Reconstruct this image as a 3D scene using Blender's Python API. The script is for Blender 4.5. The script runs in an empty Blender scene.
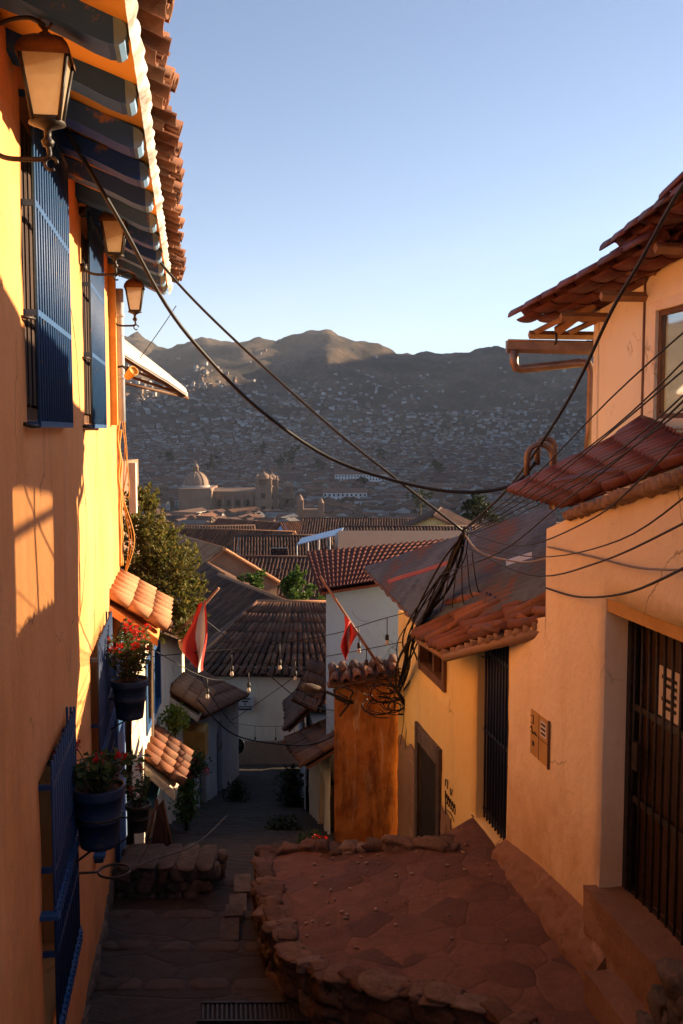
import bpy, bmesh, math, random
from mathutils import Vector, Matrix, Euler, noise
R = math.radians
PI = math.pi
rnd = random.Random(7)
scene = bpy.context.scene
col = scene.collection
V = Vector
HAZE = 4.6e-5

# ------------------------------------------------------------------ camera
FPX, CX, CY, PITCH = 1000.0, 341.5, 512.0, R(4.7)
cam_d = bpy.data.cameras.new('camera')
cam_d.sensor_fit = 'VERTICAL'
cam_d.sensor_height = 36.0
cam_d.lens = 36.0 * FPX / 1024.0
cam_d.clip_end = 60000
cam_d.clip_start = 0.05
cam = bpy.data.objects.new('camera', cam_d)
col.objects.link(cam)
cam.location = (0, 0, 0)
cam.rotation_euler = (PI / 2 - PITCH, 0, 0)
scene.camera = cam
_cp, _sp = math.cos(PITCH), math.sin(PITCH)

def at(px, py, Y):
    """world point that a survey pixel shows at street distance Y (camera = origin, z up)"""
    a = (px - CX) / FPX
    b = (CY - py) / FPX
    dy = _cp + b * _sp
    dz = -_sp + b * _cp
    k = Y / dy
    return V((a * k, Y, dz * k))

# ------------------------------------------------------------------ mesh builder
class MB:
    def __init__(self):
        self.v = []
        self.f = []
        self.m = []
        self.sm = []
        self.cur = 0
        self.smooth = False
    def verts(self, pts):
        n = len(self.v)
        self.v.extend(V(p) for p in pts)
        return n
    def face(self, idx):
        self.f.append(tuple(idx)); self.m.append(self.cur); self.sm.append(self.smooth)
    def poly(self, pts):
        n = self.verts(pts)
        self.face(range(n, n + len(pts)))
    def box8(self, p):
        """p: 4 bottom points then 4 top points (both counter-clockwise from above)"""
        n = self.verts(p)
        for q in ((3, 2, 1, 0), (4, 5, 6, 7), (0, 1, 5, 4), (1, 2, 6, 5), (2, 3, 7, 6), (3, 0, 4, 7)):
            self.face([n + i for i in q])
    def box(self, c, s, rot=None):
        c = V(c); hx, hy, hz = s[0] / 2, s[1] / 2, s[2] / 2
        p = [V((x, y, z)) for z in (-hz, hz) for x, y in ((-hx, -hy), (hx, -hy), (hx, hy), (-hx, hy))]
        if rot is not None:
            m = rot if isinstance(rot, Matrix) else Euler(rot).to_matrix()
            p = [m @ q for q in p]
        self.box8([c + q for q in p])
    def prism(self, poly, off):
        """extrude polygon (list of 3-D pts) by vector off"""
        off = V(off); k = len(poly)
        n = self.verts(list(poly) + [V(p) + off for p in poly])
        self.face([n + i for i in range(k)][::-1])
        self.face([n + k + i for i in range(k)])
        for i in range(k):
            j = (i + 1) % k
            self.face((n + i, n + j, n + k + j, n + k + i))
    def tube(self, pts, r, seg=6, caps=True, smooth=True):
        pts = [V(p) for p in pts]
        if len(pts) < 2: return
        rs = r if isinstance(r, (list, tuple)) else [r] * len(pts)
        s0 = self.smooth; self.smooth = smooth
        rings = []
        t0 = (pts[1] - pts[0]).normalized()
        up = V((0, 0, 1)) if abs(t0.z) < .9 else V((1, 0, 0))
        side = t0.cross(up).normalized()
        for i, p in enumerate(pts):
            if i == 0: t = pts[1] - pts[0]
            elif i == len(pts) - 1: t = pts[-1] - pts[-2]
            else: t = (pts[i + 1] - pts[i - 1])
            t.normalize()
            side = (side - t * side.dot(t))
            if side.length < 1e-5: side = t.orthogonal()
            side.normalize()
            b = t.cross(side)
            rings.append(self.verts([p + (side * math.cos(2 * PI * k / seg) + b * math.sin(2 * PI * k / seg)) * rs[i] for k in range(seg)]))
        for a, b in zip(rings[:-1], rings[1:]):
            for k in range(seg):
                j = (k + 1) % seg
                self.face((a + k, a + j, b + j, b + k))
        self.smooth = False
        if caps:
            self.face([rings[0] + k for k in range(seg)][::-1])
            self.face([rings[-1] + k for k in range(seg)])
        self.smooth = s0
    def lathe(self, prof, c=(0, 0, 0), seg=20, smooth=True, caps=False):
        """prof: list of (r, z)"""
        c = V(c); s0 = self.smooth; self.smooth = smooth
        rings = [self.verts([c + V((r * math.cos(2 * PI * k / seg), r * math.sin(2 * PI * k / seg), z)) for k in range(seg)]) for r, z in prof]
        for a, b in zip(rings[:-1], rings[1:]):
            for k in range(seg):
                j = (k + 1) % seg
                self.face((a + k, a + j, b + j, b + k))
        self.smooth = False
        if caps:
            self.face([rings[0] + k for k in range(seg)][::-1])
            self.face([rings[-1] + k for k in range(seg)])
        self.smooth = s0
    def grid(self, fn, nu, nv, smooth=True):
        s0 = self.smooth; self.smooth = smooth
        n = self.verts([fn(i / nu, j / nv) for j in range(nv + 1) for i in range(nu + 1)])
        for j in range(nv):
            for i in range(nu):
                a = n + j * (nu + 1) + i
                self.face((a, a + 1, a + nu + 2, a + nu + 1))
        self.smooth = s0
    def rock(self, c, s, rot=0.0, seed=0, sub=2, rough=.22):
        bm = bmesh.new()
        bmesh.ops.create_icosphere(bm, subdivisions=sub, radius=1)
        off = V((seed * 3.7, seed * 1.3, seed * 7.1))
        m = Matrix.Rotation(rot, 3, 'Z')
        n = len(self.v)
        for v in bm.verts:
            p = v.co.copy()
            q = V((math.copysign(abs(p.x) ** .55, p.x), math.copysign(abs(p.y) ** .55, p.y), math.copysign(abs(p.z) ** .55, p.z)))
            q *= .92 + rough * noise.noise(p * 1.1 + off) + rough * .55 * (.35 - abs(noise.noise(p * 2.3 + off))) + rough * .35 * noise.noise(p * 5.5 + off)
            q = m @ V((q.x * s[0], q.y * s[1], q.z * s[2]))
            self.v.append(V(c) + q)
        s0 = self.smooth; self.smooth = True
        for f in bm.faces:
            self.face([n + v.index for v in f.verts])
        self.smooth = s0
        bm.free()
    def leaf(self, c, d, n, L, W, fold=.15):
        """one leaf: pointed blade folded along its midrib"""
        d = V(d).normalized(); n = V(n)
        s = d.cross(n)
        if s.length < 1e-4: s = d.orthogonal()
        s.normalize(); n = s.cross(d)
        c = V(c)
        a = self.verts([c, c + d * L * .5 + s * W * .5 + n * fold * W, c + d * L, c + d * L * .5 - s * W * .5 + n * fold * W])
        self.face((a, a + 1, a + 2)); self.face((a, a + 2, a + 3))

WORLD = {}
ALL_BASE = {}

def build(name, mb, mats, parent=None, base=None):
    """link the builder as ONE mesh object; world-space vertices become local to the thing's base"""
    if parent is not None: o0 = WORLD[parent]
    elif base is not None: o0 = V(base)
    else:
        xs = [p.x for p in mb.v]; ys = [p.y for p in mb.v]; zs = [p.z for p in mb.v]
        o0 = V(((min(xs) + max(xs)) / 2, (min(ys) + max(ys)) / 2, min(zs)))
    me = bpy.data.meshes.new(name)
    me.from_pydata([p - o0 for p in mb.v], [], mb.f)
    if not isinstance(mats, (list, tuple)): mats = [mats]
    for m in mats: me.materials.append(m)
    me.polygons.foreach_set('material_index', mb.m)
    me.polygons.foreach_set('use_smooth', mb.sm)
    me.update()
    ob = bpy.data.objects.new(name, me)
    col.objects.link(ob)
    if parent is None: ob.location = o0
    else: ob.parent = parent
    WORLD[ob] = o0
    return ob

def tag(o, label=None, cat=None, group=None, kind=None):
    if label: o['label'] = label
    if cat: o['category'] = cat
    if group: o['group'] = group
    if kind: o['kind'] = kind
    return o

def thing(name, loc, label, cat, group=None):
    o = bpy.data.objects.new(name, None)
    o.empty_display_size = .2
    col.objects.link(o)
    o.location = V(loc)
    WORLD[o] = V(loc)
    return tag(o, label, cat, group)

def kids(o): return [c for c in bpy.data.objects if c.parent is o]

def dup(root, loc, rotz=0.0, label=None, scale=1.0):
    r = root.copy(); col.objects.link(r)
    r.location = V(loc); r.rotation_euler = (0, 0, rotz); r.scale = (scale,) * 3
    WORLD[r] = V(loc)
    if label: r['label'] = label
    for ch in kids(root):
        c = ch.copy(); col.objects.link(c); c.parent = r
        for g in kids(ch):
            d = g.copy(); col.objects.link(d); d.parent = c
    return r

# ------------------------------------------------------------------ wall lines (plan: x = a + b*Y)
class Line:
    def __init__(s, a, b, side):
        s.a, s.b = a, b
        k = 1 / math.hypot(1, b)
        s.n = V((side * k, -side * b * k, 0))      # towards the street
        s.u = V((b * k, k, 0))                      # along, away from the camera
        s.side = side
    def pt(s, Y, n=0.0, z=0.0):
        return V((s.a + s.b * Y, Y, z)) + s.n * n

def line2(p, q, side):
    b = (q[0] - p[0]) / (q[1] - p[1])
    return Line(p[0] - b * p[1], b, side)

def frange(a, b, step):
    n = max(1, int(math.ceil(abs(b - a) / step - 1e-6)))
    return [a + (b - a) * i / n for i in range(n)]

def wall_sheet(mb, L, Y0, Y1, z0, z1, holes=(), top=None, bottom=None, depth=.25, amp=.006, step=.22, n0=0.0, nscale=1.6):
    """plastered wall face with reveals round its openings, slightly uneven"""
    ys = {Y0, Y1}; zs = {z0, z1}
    for h in holes: ys |= {h[0], h[1]}; zs |= {h[2], h[3]}
    def fill(vals):
        vals = sorted(vals); out = []
        for a, b in zip(vals[:-1], vals[1:]): out += frange(a, b, step)
        return out + [vals[-1]]
    ys = fill(ys); zs = fill(zs)
    idx = {}
    def vert(i, j, n=None):
        key = (i, j, n)
        if key in idx: return idx[key]
        Y, z = ys[i], zs[j]
        if top: z = min(z, top(Y))
        if bottom: z = max(z, bottom(Y))
        d = amp * (noise.noise(V((Y * nscale, z * nscale, L.a * 9))) + .5 * noise.noise(V((Y * 5, z * 5, L.a * 5))))
        k = mb.verts([L.pt(Y, n0 + (d if n is None else n), z)])
        idx[key] = k
        return k
    inside = lambda i, j: any(h[0] - 1e-6 <= ys[i] and ys[i + 1] <= h[1] + 1e-6 and h[2] - 1e-6 <= zs[j] and zs[j + 1] <= h[3] + 1e-6 for h in holes)
    ni, nj = len(ys) - 1, len(zs) - 1
    ins = [[inside(i, j) for j in range(nj)] for i in range(ni)]
    s0 = mb.smooth
    for i in range(ni):
        for j in range(nj):
            if ins[i][j]: continue
            if top and zs[j] >= max(top(ys[i]), top(ys[i + 1])) - 1e-4: continue
            if bottom and zs[j + 1] <= min(bottom(ys[i]), bottom(ys[i + 1])) + 1e-4: continue
            mb.smooth = True
            q = [vert(i, j), vert(i + 1, j), vert(i + 1, j + 1), vert(i, j + 1)]
            mb.face(q if L.side > 0 else q[::-1])
            mb.smooth = False
            for di, dj, e in ((-1, 0, ((i, j + 1), (i, j))), (1, 0, ((i + 1, j), (i + 1, j + 1))), (0, -1, ((i, j), (i + 1, j))), (0, 1, ((i + 1, j + 1), (i, j + 1)))):
                a, b = i + di, j + dj
                if 0 <= a < ni and 0 <= b < nj and ins[a][b]:
                    (i1, j1), (i2, j2) = e
                    q = [vert(i1, j1), vert(i1, j1, -depth), vert(i2, j2, -depth), vert(i2, j2)]
                    mb.face(q if L.side > 0 else q[::-1])
    mb.smooth = s0

def lbox(mb, L, Y0, Y1, n0, n1, z0, z1, z0b=None, z1b=None):
    """box along a wall line; z*b = heights at the Y1 end if different"""
    z0b = z0 if z0b is None else z0b
    z1b = z1 if z1b is None else z1b
    p = [L.pt(Y0, n0, z0), L.pt(Y0, n1, z0), L.pt(Y1, n1, z0b), L.pt(Y1, n0, z0b),
         L.pt(Y0, n0, z1), L.pt(Y0, n1, z1), L.pt(Y1, n1, z1b), L.pt(Y1, n0, z1b)]
    # orient ccw seen from above
    a = (p[1] - p[0]).cross(p[2] - p[1]).z
    if a < 0: p = [p[3], p[2], p[1], p[0], p[7], p[6], p[5], p[4]]
    mb.box8(p)

def tiles(mb, A, B, C, D, nch, nrow, rf=.37, seg=5, thick=.014, jit=.02, solid=True, pans=True, sheet=True, lift=.0, over=1.09, ragged=0.0, rg=None, sag=0.0, hgt=.95):
    """barrel tile roof. A,B = eave ends; C (above B), D (above A) = ridge ends"""
    rg = rg or rnd
    A, B, C, D = V(A), V(B), V(C), V(D)
    nrm = (B - A).cross(D - A).normalized()
    if nrm.z < 0: nrm = -nrm
    wid = (B - A).length / nch
    r = wid * rf; rp_ = wid * .47
    sm0 = mb.smooth
    for i in range(nch * (2 if pans else 1)):
        pan = pans and i % 2 == 1
        t = ((i // 2 if pans else i) + .5 + (.5 if pan else 0)) / nch
        if pan and t > 1 - .2 / nch: continue
        E = A.lerp(B, t); T = D.lerp(C, t)
        dv = T - E; Ld = dv.length; d = dv / Ld
        side0 = (B - A).normalized(); side0 = (side0 - d * side0.dot(d)).normalized()
        rag = rg.uniform(-ragged, ragged)
        for j in range(nrow):
            L = Ld / nrow * over
            s = E + d * (Ld * j / nrow - (over - 1) * Ld / nrow + (rag if j == 0 else 0))
            a = rg.gauss(0, jit)
            dd = (d + side0 * a).normalized(); sd = (side0 - dd * side0.dot(dd)).normalized()
            up = nrm * (-1 if pan else 1)
            off = nrm * ((.14 * r if pan else .14 * r) + lift + rg.uniform(0, .1) * r * (1 if not pan else 0))
            off = off + nrm * (-sag * math.sin(PI * t) * Ld * .5)
            r0, r1 = (r, r * .92) if not pan else (rp_, rp_ * 1.04)
            h0, h1 = thick * .55, 0.0
            rings = []
            for (pp, rr, hh) in ((s, r0, h0), (s + dd * L, r1, h1)):
                for sh in ((0, thick) if solid else (0,)):
                    q = rr - sh
                    rings.append(mb.verts([pp + off + nrm * hh + sd * (q * math.cos(PI * k / seg)) + up * (q * (hgt if not pan else .34) * math.sin(PI * k / seg)) for k in range(seg + 1)]))
            mb.smooth = True
            if solid:
                o0, i0, o1, i1 = rings
                for k in range(seg):
                    mb.face((o0 + k, o0 + k + 1, o1 + k + 1, o1 + k))
                    mb.face((i0 + k, i1 + k, i1 + k + 1, i0 + k + 1))
                mb.smooth = False
                for k in range(seg):
                    mb.face((o0 + k, i0 + k, i0 + k + 1, o0 + k + 1))
                    mb.face((o1 + k, o1 + k + 1, i1 + k + 1, i1 + k))
                mb.face((o0, o1, i1, i0)); mb.face((o0 + seg, i0 + seg, i1 + seg, o1 + seg))
            else:
                o0, o1 = rings
                for k in range(seg):
                    mb.face((o0 + k, o0 + k + 1, o1 + k + 1, o1 + k))
    mb.smooth = sm0
    if sheet:
        dn = nrm * (-r * .34)
        dn2 = dn - nrm * .03
        mb.prism([A + dn2, B + dn2, C + dn2, D + dn2], nrm * .03)
        for P_, Q_, inn in ((A, D, (B - A).normalized()), (B, C, (A - B).normalized())):
            q0 = [P_ + dn2 + inn * .012, P_ + dn2 + inn * .03, Q_ + dn2 + inn * .03, Q_ + dn2 + inn * .012]
            mb.prism([q + nrm * .031 for q in q0], nrm * (r * .12))

def catenary(a, b, sag, n=14):
    a, b = V(a), V(b)
    return [a.lerp(b, i / n) + V((0, 0, -4 * sag * (i / n) * (1 - i / n))) for i in range(n + 1)]

def smooth_path(pts, k=4):
    pts = [V(p) for p in pts]; out = []
    for i in range(len(pts) - 1):
        p0 = pts[max(i - 1, 0)]; p1 = pts[i]; p2 = pts[i + 1]; p3 = pts[min(i + 2, len(pts) - 1)]
        for s in range(k):
            t = s / k
            out.append(.5 * ((2 * p1) + (p2 - p0) * t + (2 * p0 - 5 * p1 + 4 * p2 - p3) * t * t + (3 * p1 - p0 - 3 * p2 + p3) * t ** 3))
    return out + [pts[-1]]

# ------------------------------------------------------------------ materials
class NT:
    def __init__(s, name):
        s.mat = bpy.data.materials.new(name); s.mat.use_nodes = True
        s.nt = s.mat.node_tree; s.nt.nodes.clear()
        s.out = s.nt.nodes.new('ShaderNodeOutputMaterial')
        s.b = s.n('ShaderNodeBsdfPrincipled')
        s.l(s.b.outputs[0], s.out.inputs[0])
        s.tc = s.n('ShaderNodeTexCoord')
    def n(s, t, **kw):
        nd = s.nt.nodes.new(t)
        for k, v in kw.items():
            if k in nd.inputs: nd.inputs[k].default_value = v
            else: setattr(nd, k, v)
        return nd
    def l(s, a, b): s.nt.links.new(a, b)
    def coord(s, scale=(1, 1, 1), obj=True):
        m = s.n('ShaderNodeMapping'); m.inputs['Scale'].default_value = scale
        s.l(s.tc.outputs['Object' if obj else 'Generated'], m.inputs[0])
        return m.outputs[0]
    def noise(s, scale, detail=5, rough=.6, stretch=(1, 1, 1), dist=0.0):
        nd = s.n('ShaderNodeTexNoise', Scale=scale, Detail=detail, Roughness=rough, Distortion=dist)
        s.l(s.coord(stretch), nd.inputs['Vector'])
        return nd.outputs['Fac']
    def ramp(s, fac, cols, lo=.3, hi=.7):
        r = s.n('ShaderNodeValToRGB')
        e = r.color_ramp.elements
        k = len(cols)
        while len(e) < k: e.new(.5)
        for i, c in enumerate(cols):
            e[i].position = lo + (hi - lo) * i / max(1, k - 1)
            c = c if not isinstance(c, (int, float)) else (c, c, c)
            e[i].color = (*c[:3], 1)
        s.l(fac, r.inputs[0])
        return r.outputs[0]
    def mix(s, fac, a, b, mode='MIX'):
        m = s.n('ShaderNodeMix', data_type='RGBA', blend_type=mode)
        for val, sock in ((fac, m.inputs[0]), (a, m.inputs[6]), (b, m.inputs[7])):
            if isinstance(val, (int, float)): sock.default_value = val if sock.type == 'VALUE' else (val, val, val, 1)
            elif isinstance(val, tuple): sock.default_value = (*val[:3], 1)
            else: s.l(val, sock)
        return m.outputs[2]
    def bump(s, h, strength, dist=.02, prev=None):
        b = s.n('ShaderNodeBump', Strength=strength, Distance=dist)
        s.l(h, b.inputs['Height'])
        if prev is not None: s.l(prev, b.inputs['Normal'])
        return b.outputs[0]
    def island(s):
        g = s.n('ShaderNodeNewGeometry'); return g.outputs['Random Per Island']
    def base(s, c):
        if isinstance(c, tuple): s.b.inputs['Base Color'].default_value = (*c[:3], 1)
        else: s.l(c, s.b.inputs['Base Color'])
    def done(s, rough=.8, metal=0.0, spec=.5, normal=None):
        if isinstance(rough, (int, float)): s.b.inputs['Roughness'].default_value = rough
        else: s.l(rough, s.b.inputs['Roughness'])
        s.b.inputs['Metallic'].default_value = metal
        s.b.inputs['Specular IOR Level'].default_value = spec
        if normal is not None: s.l(normal, s.b.inputs['Normal'])
        return s.mat

def plain(name, cols, scale=4, rough=.7, bump=.15, bscale=40, metal=0.0, stretch=(1, 1, 1), spec=.4, lo=.35, hi=.65):
    m = NT(name)
    m.base(m.ramp(m.noise(scale, 6, .65, stretch), cols, lo, hi))
    return m.done(rough, metal, spec, m.bump(m.noise(bscale, 4, .6, stretch), bump, .01) if bump else None)

def stucco(name, main, second, dirt_shade, patch=None, streak=.5, dirt_shade_z=None, dirt_shade_amt=.7, bump=.35, seedoff=0):
    """lime-washed plaster: broad stains, runs, chips, damp foot, with shade painted in on the left wall (dirt_shade_z = local height range of that darkening)"""
    m = NT(name)
    c = m.ramp(m.noise(.9, 6, .6), [main, second], .35, .68)
    run = m.ramp(m.noise(1.6, 7, .7, (1.3, 1.3, .32)), [0, 1], .50, .80)
    c = m.mix(m.mix(1.0, run, streak, 'MULTIPLY'), c, dirt_shade)
    sp = m.ramp(m.noise(6, 9, .78), [0, 1], .58, .72)
    c = m.mix(m.mix(1.0, sp, .5, 'MULTIPLY'), c, tuple(x * .55 for x in main))
    vo = m.n('ShaderNodeTexVoronoi', feature='DISTANCE_TO_EDGE', Scale=.9)
    nz = m.n('ShaderNodeTexNoise', Scale=2.2, Detail=6); m.l(m.tc.outputs['Object'], nz.inputs['Vector'])
    m.l(m.mix(.35, m.coord(), nz.outputs['Color']), vo.inputs['Vector'])
    ck = m.mix(1.0, m.ramp(vo.outputs['Distance'], [1, 0], 0, .006), m.ramp(m.noise(.8, 3), [0, 1], .50, .58), 'MULTIPLY')
    c = m.mix(m.mix(1.0, ck, .75, 'MULTIPLY'), c, tuple(x * .45 for x in dirt_shade))
    if dirt_shade_z:
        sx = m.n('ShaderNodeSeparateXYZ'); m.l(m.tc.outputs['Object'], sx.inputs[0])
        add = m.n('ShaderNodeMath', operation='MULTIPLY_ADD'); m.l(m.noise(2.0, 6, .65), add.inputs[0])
        add.inputs[1].default_value = (dirt_shade_z[1] - dirt_shade_z[0]) * 1.6; m.l(sx.outputs[2], add.inputs[2])
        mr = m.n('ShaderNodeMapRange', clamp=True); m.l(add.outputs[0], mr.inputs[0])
        off = (dirt_shade_z[1] - dirt_shade_z[0]) * .8
        mr.inputs[1].default_value = dirt_shade_z[0] + off; mr.inputs[2].default_value = dirt_shade_z[1] + off
        mr.inputs[3].default_value = dirt_shade_amt; mr.inputs[4].default_value = 0
        c = m.mix(mr.outputs[0], c, dirt_shade)
    if patch:
        pm = m.ramp(m.noise(1.3, 7, .62, dist=.4), [0, 1], .60, .64)
        c = m.mix(pm, c, patch)
    m.base(c)
    n1 = m.bump(m.noise(6, 5, .6), bump, .03)
    n2 = m.bump(m.noise(55, 5, .7), bump * .5, .006, n1)
    return m.done(.88, 0, .25, n2)

def tile_mat(name, cols, moss=(.05, .045, .03), moss_amt=.6, rough=.8):
    m = NT(name)
    c = m.ramp(m.island(), cols, 0, 1)
    n = m.noise(5, 7, .7)
    c = m.mix(m.mix(1.0, m.ramp(n, [0, 1], .45, .72), moss_amt, 'MULTIPLY'), c, moss)
    c = m.mix(.5, c, m.ramp(m.noise(30, 4, .7), [.55, 1.15], .3, .7), 'MULTIPLY')
    m.base(c)
    return m.done(rough, 0, .3, m.bump(m.noise(60, 5, .7), .3, .006))

def leaf_mat(name, cols, trans=.35):
    m = NT(name)
    c = m.ramp(m.island(), cols, 0, 1)
    m.base(c)
    t = m.n('ShaderNodeBsdfTranslucent'); m.l(c, t.inputs[0])
    mx = m.n('ShaderNodeMixShader'); mx.inputs[0].default_value = trans
    m.done(.55, 0, .3)
    m.l(m.b.outputs[0], mx.inputs[1]); m.l(t.outputs[0], mx.inputs[2]); m.l(mx.outputs[0], m.out.inputs[0])
    return m.mat

def worn_paint(name, paint, under, amt=.6, rough=.5, scale=6, stretch=(1, 1, 1), metal=0.0):
    m = NT(name)
    c = m.ramp(m.noise(3, 5, .6, stretch), [tuple(x * .8 for x in paint), paint], .3, .7)
    msk = m.ramp(m.noise(scale, 8, .75, stretch), [0, 1], amt, amt + .06)
    m.base(m.mix(msk, c, under))
    return m.done(rough, metal, .4, m.bump(msk, -.3, .004, m.bump(m.noise(30, 4, .6, stretch), .2, .008)))

def vcol_mat(name, rough=.85, nscale=.4):
    m = NT(name)
    a = m.n('ShaderNodeVertexColor', layer_name='tone')
    m.base(m.mix(.7, a.outputs[0], m.ramp(m.noise(nscale, 5, .7), [.6, 1.2], .3, .7), 'MULTIPLY'))
    return m.done(rough, 0, .2)

# ------------------------------------------------------------------ palette
m_wall_l = stucco('plaster_left', (.76, .315, .095), (.82, .385, .155), (.38, .15, .045), streak=.5, bump=.5, dirt_shade_z=(-.3, 2.9), dirt_shade_amt=.7)  # darkening towards the foot is street shade put into the colour
m_wall_r = stucco('plaster_right', (.90, .72, .47), (.90, .76, .53), (.56, .33, .13), dirt_shade_z=(.15, 1.25), dirt_shade_amt=.8, streak=.4, bump=.6)
m_wall_y = stucco('plaster_yellow', (.90, .63, .21), (.90, .68, .28), (.52, .31, .11), streak=.4, bump=.45)
m_wall_up = stucco('plaster_upper', (.90, .76, .50), (.90, .79, .56), (.68, .47, .24), streak=.25, bump=.3)
m_wall_c = stucco('plaster_cream', (.66, .55, .40), (.72, .63, .49), (.30, .21, .14), streak=.5)
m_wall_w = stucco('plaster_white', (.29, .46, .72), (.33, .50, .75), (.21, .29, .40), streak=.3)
m_wall_b = stucco('plaster_bluish', (.42, .42, .45), (.55, .54, .55), (.16, .14, .13), streak=.8, patch=(.24, .19, .15))
def rust_mat():
    m = NT('plaster_rust')
    c = m.ramp(m.noise(2.0, 7, .65), [(.40, .13, .025), (.52, .21, .05), (.34, .10, .02)], .35, .65)
    run = m.ramp(m.noise(5, 7, .7, (1, 1, .13)), [0, 1], .50, .62)
    c = m.mix(m.mix(1.0, run, .75, 'MULTIPLY'), c, (.15, .055, .02))
    run2 = m.ramp(m.noise(7, 6, .7, (1.2, 1.2, .16), .3), [0, 1], .56, .62)
    sx = m.n('ShaderNodeSeparateXYZ'); m.l(m.tc.outputs['Object'], sx.inputs[0])
    mr = m.n('ShaderNodeMapRange', clamp=True); m.l(sx.outputs[2], mr.inputs[0]); mr.inputs[1].default_value = 1.0; mr.inputs[2].default_value = 2.7; mr.inputs[3].default_value = .15; mr.inputs[4].default_value = .9
    c = m.mix(m.mix(1.0, run2, mr.outputs[0], 'MULTIPLY'), c, (.62, .42, .24))
    m.base(c)
    return m.done(.9, 0, .2, m.bump(m.noise(7, 7, .7, (1, 1, .4)), .9, .03))
m_rust = rust_mat()
m_adobe = stucco('adobe', (.26, .16, .10), (.34, .22, .14), (.14, .08, .05), streak=.5, bump=.8)
m_soffit = stucco('soffit_paint', (.86, .48, .09), (.88, .54, .15), (.5, .25, .07), streak=.15)
m_mortar = plain('white_mortar', [(.36, .32, .27), (.66, .63, .58), (.78, .76, .72)], 7, .9, .6, 30)
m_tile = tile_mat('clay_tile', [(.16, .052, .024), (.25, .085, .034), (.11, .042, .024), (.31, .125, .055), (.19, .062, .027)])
m_tile_lit = tile_mat('clay_tile_sunlit', [(.44, .20, .09), (.52, .27, .13), (.38, .16, .07), (.48, .23, .11)], moss_amt=.3)  # paler copy of the clay tile, sunshine on the slopes put into the colour
m_tile_red = tile_mat('red_tile', [(.125, .028, .018), (.17, .038, .022), (.095, .024, .016)], moss=(.09, .03, .02), moss_amt=.4, rough=.6)
m_tile_old = tile_mat('old_brown_tile', [(.10, .044, .026), (.17, .07, .036), (.06, .032, .024), (.22, .10, .055), (.12, .05, .03)], moss_amt=.7)
m_blue = worn_paint('blue_paint', (.018, .085, .23), (.12, .10, .09), .60, .5, 14)
m_blue_wood = worn_paint('blue_beam_paint', (.03, .13, .48), (.36, .21, .12), .56, .7, 3, (1, .35, 1))
m_nose_lit = worn_paint('sunlit_beam_blue', (.24, .44, .68), (.5, .55, .6), .66, .6)  # paler blue for the beam ends, their sunlight painted in
m_dblue = worn_paint('dark_blue_iron', (.012, .025, .075), (.05, .04, .04), .66, .5)
m_navy = worn_paint('navy_iron_paint', (.014, .045, .13), (.09, .06, .05), .60, .5, 14)
m_teal = worn_paint('teal_paint', (.05, .16, .20), (.2, .18, .15), .62, .6)
m_brown = plain('brown_wood', [(.10, .045, .02), (.19, .09, .04)], 5, .7, .3, 30, stretch=(6, 6, .6))
m_dwood = plain('dark_wood', [(.03, .014, .008), (.07, .032, .016)], 5, .6, .3, 30, stretch=(8, 8, .5))
m_ywood = plain('ochre_wood', [(.50, .25, .05), (.62, .34, .08)], 5, .7, .2, 30)
m_iron = plain('black_iron', [(.018, .015, .013), (.05, .04, .033)], 20, .5, .2, 80, metal=.3)
m_copper = plain('brown_metal', [(.12, .06, .03), (.24, .13, .065)], 12, .42, .1, 60, metal=.6)
m_gutter = plain('painted_gutter', [(.20, .12, .08), (.30, .19, .12)], 6, .4, .1, 50, metal=.4)
m_pipe = plain('grey_pipe', [(.36, .40, .46), (.46, .50, .55)], 4, .45, .05)
m_cable = plain('cable_rubber', [(.008, .008, .009), (.02, .018, .018)], 10, .6, 0)
m_cable_g = plain('grey_cable', [(.20, .17, .15), (.30, .26, .23)], 10, .6, 0)
def stone_mat(name, cols):
    m = NT(name)
    c = m.ramp(m.island(), cols, 0, 1)
    c = m.mix(.85, c, m.ramp(m.noise(7, 9, .78), [.45, 1.5], .3, .7), 'MULTIPLY')
    lich = m.ramp(m.noise(13, 6, .7), [0, 1], .60, .66)
    c = m.mix(m.mix(1.0, lich, .4, 'MULTIPLY'), c, (.20, .17, .13))
    m.base(c)
    return m.done(.9, 0, .25, m.bump(m.noise(40, 6, .75), .6, .01, m.bump(m.noise(9, 7, .7), .9, .03)))
m_stone = stone_mat('rough_stone', [(.11, .058, .036), (.17, .105, .07), (.085, .055, .042), (.14, .08, .05), (.19, .14, .105)])
m_stone2 = stone_mat('grey_stone', [(.09, .065, .05), (.14, .11, .085), (.07, .052, .042), (.17, .135, .105)])
m_white_sheet = plain('weathered_sheet', [(.50, .44, .38), (.66, .60, .54)], 3, .7, .2, 20)
m_tin = plain('grey_tin', [(.055, .08, .125), (.10, .135, .195), (.07, .095, .135), (.13, .075, .07)], 2.2, .8, .1, 30, spec=.2, metal=0, stretch=(.5, .5, .5))
m_tin_red = plain('rusted_red_tin', [(.24, .05, .04), (.32, .09, .06)], 4, .6, .2, 30)
m_tin_brown = plain('brown_tin', [(.11, .04, .03), (.16, .06, .042)], 2, .95, .1, 30, spec=.05)
m_pot = worn_paint('blue_pot', (.016, .042, .10), (.07, .07, .075), .58, .55, 5)
m_pot_d = plain('dark_pot', [(.015, .02, .025), (.03, .035, .04)], 5, .5, .1, 40)
m_soil = plain('soil', [(.03, .018, .011), (.075, .045, .028)], 30, .95, .8, 60)
m_red_flag = plain('red_cloth', [(.58, .03, .02), (.68, .05, .03)], 5, .8, .2, 60)
m_white_flag = plain('white_cloth', [(.66, .62, .58), (.76, .72, .68)], 5, .8, .2, 60)
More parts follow.
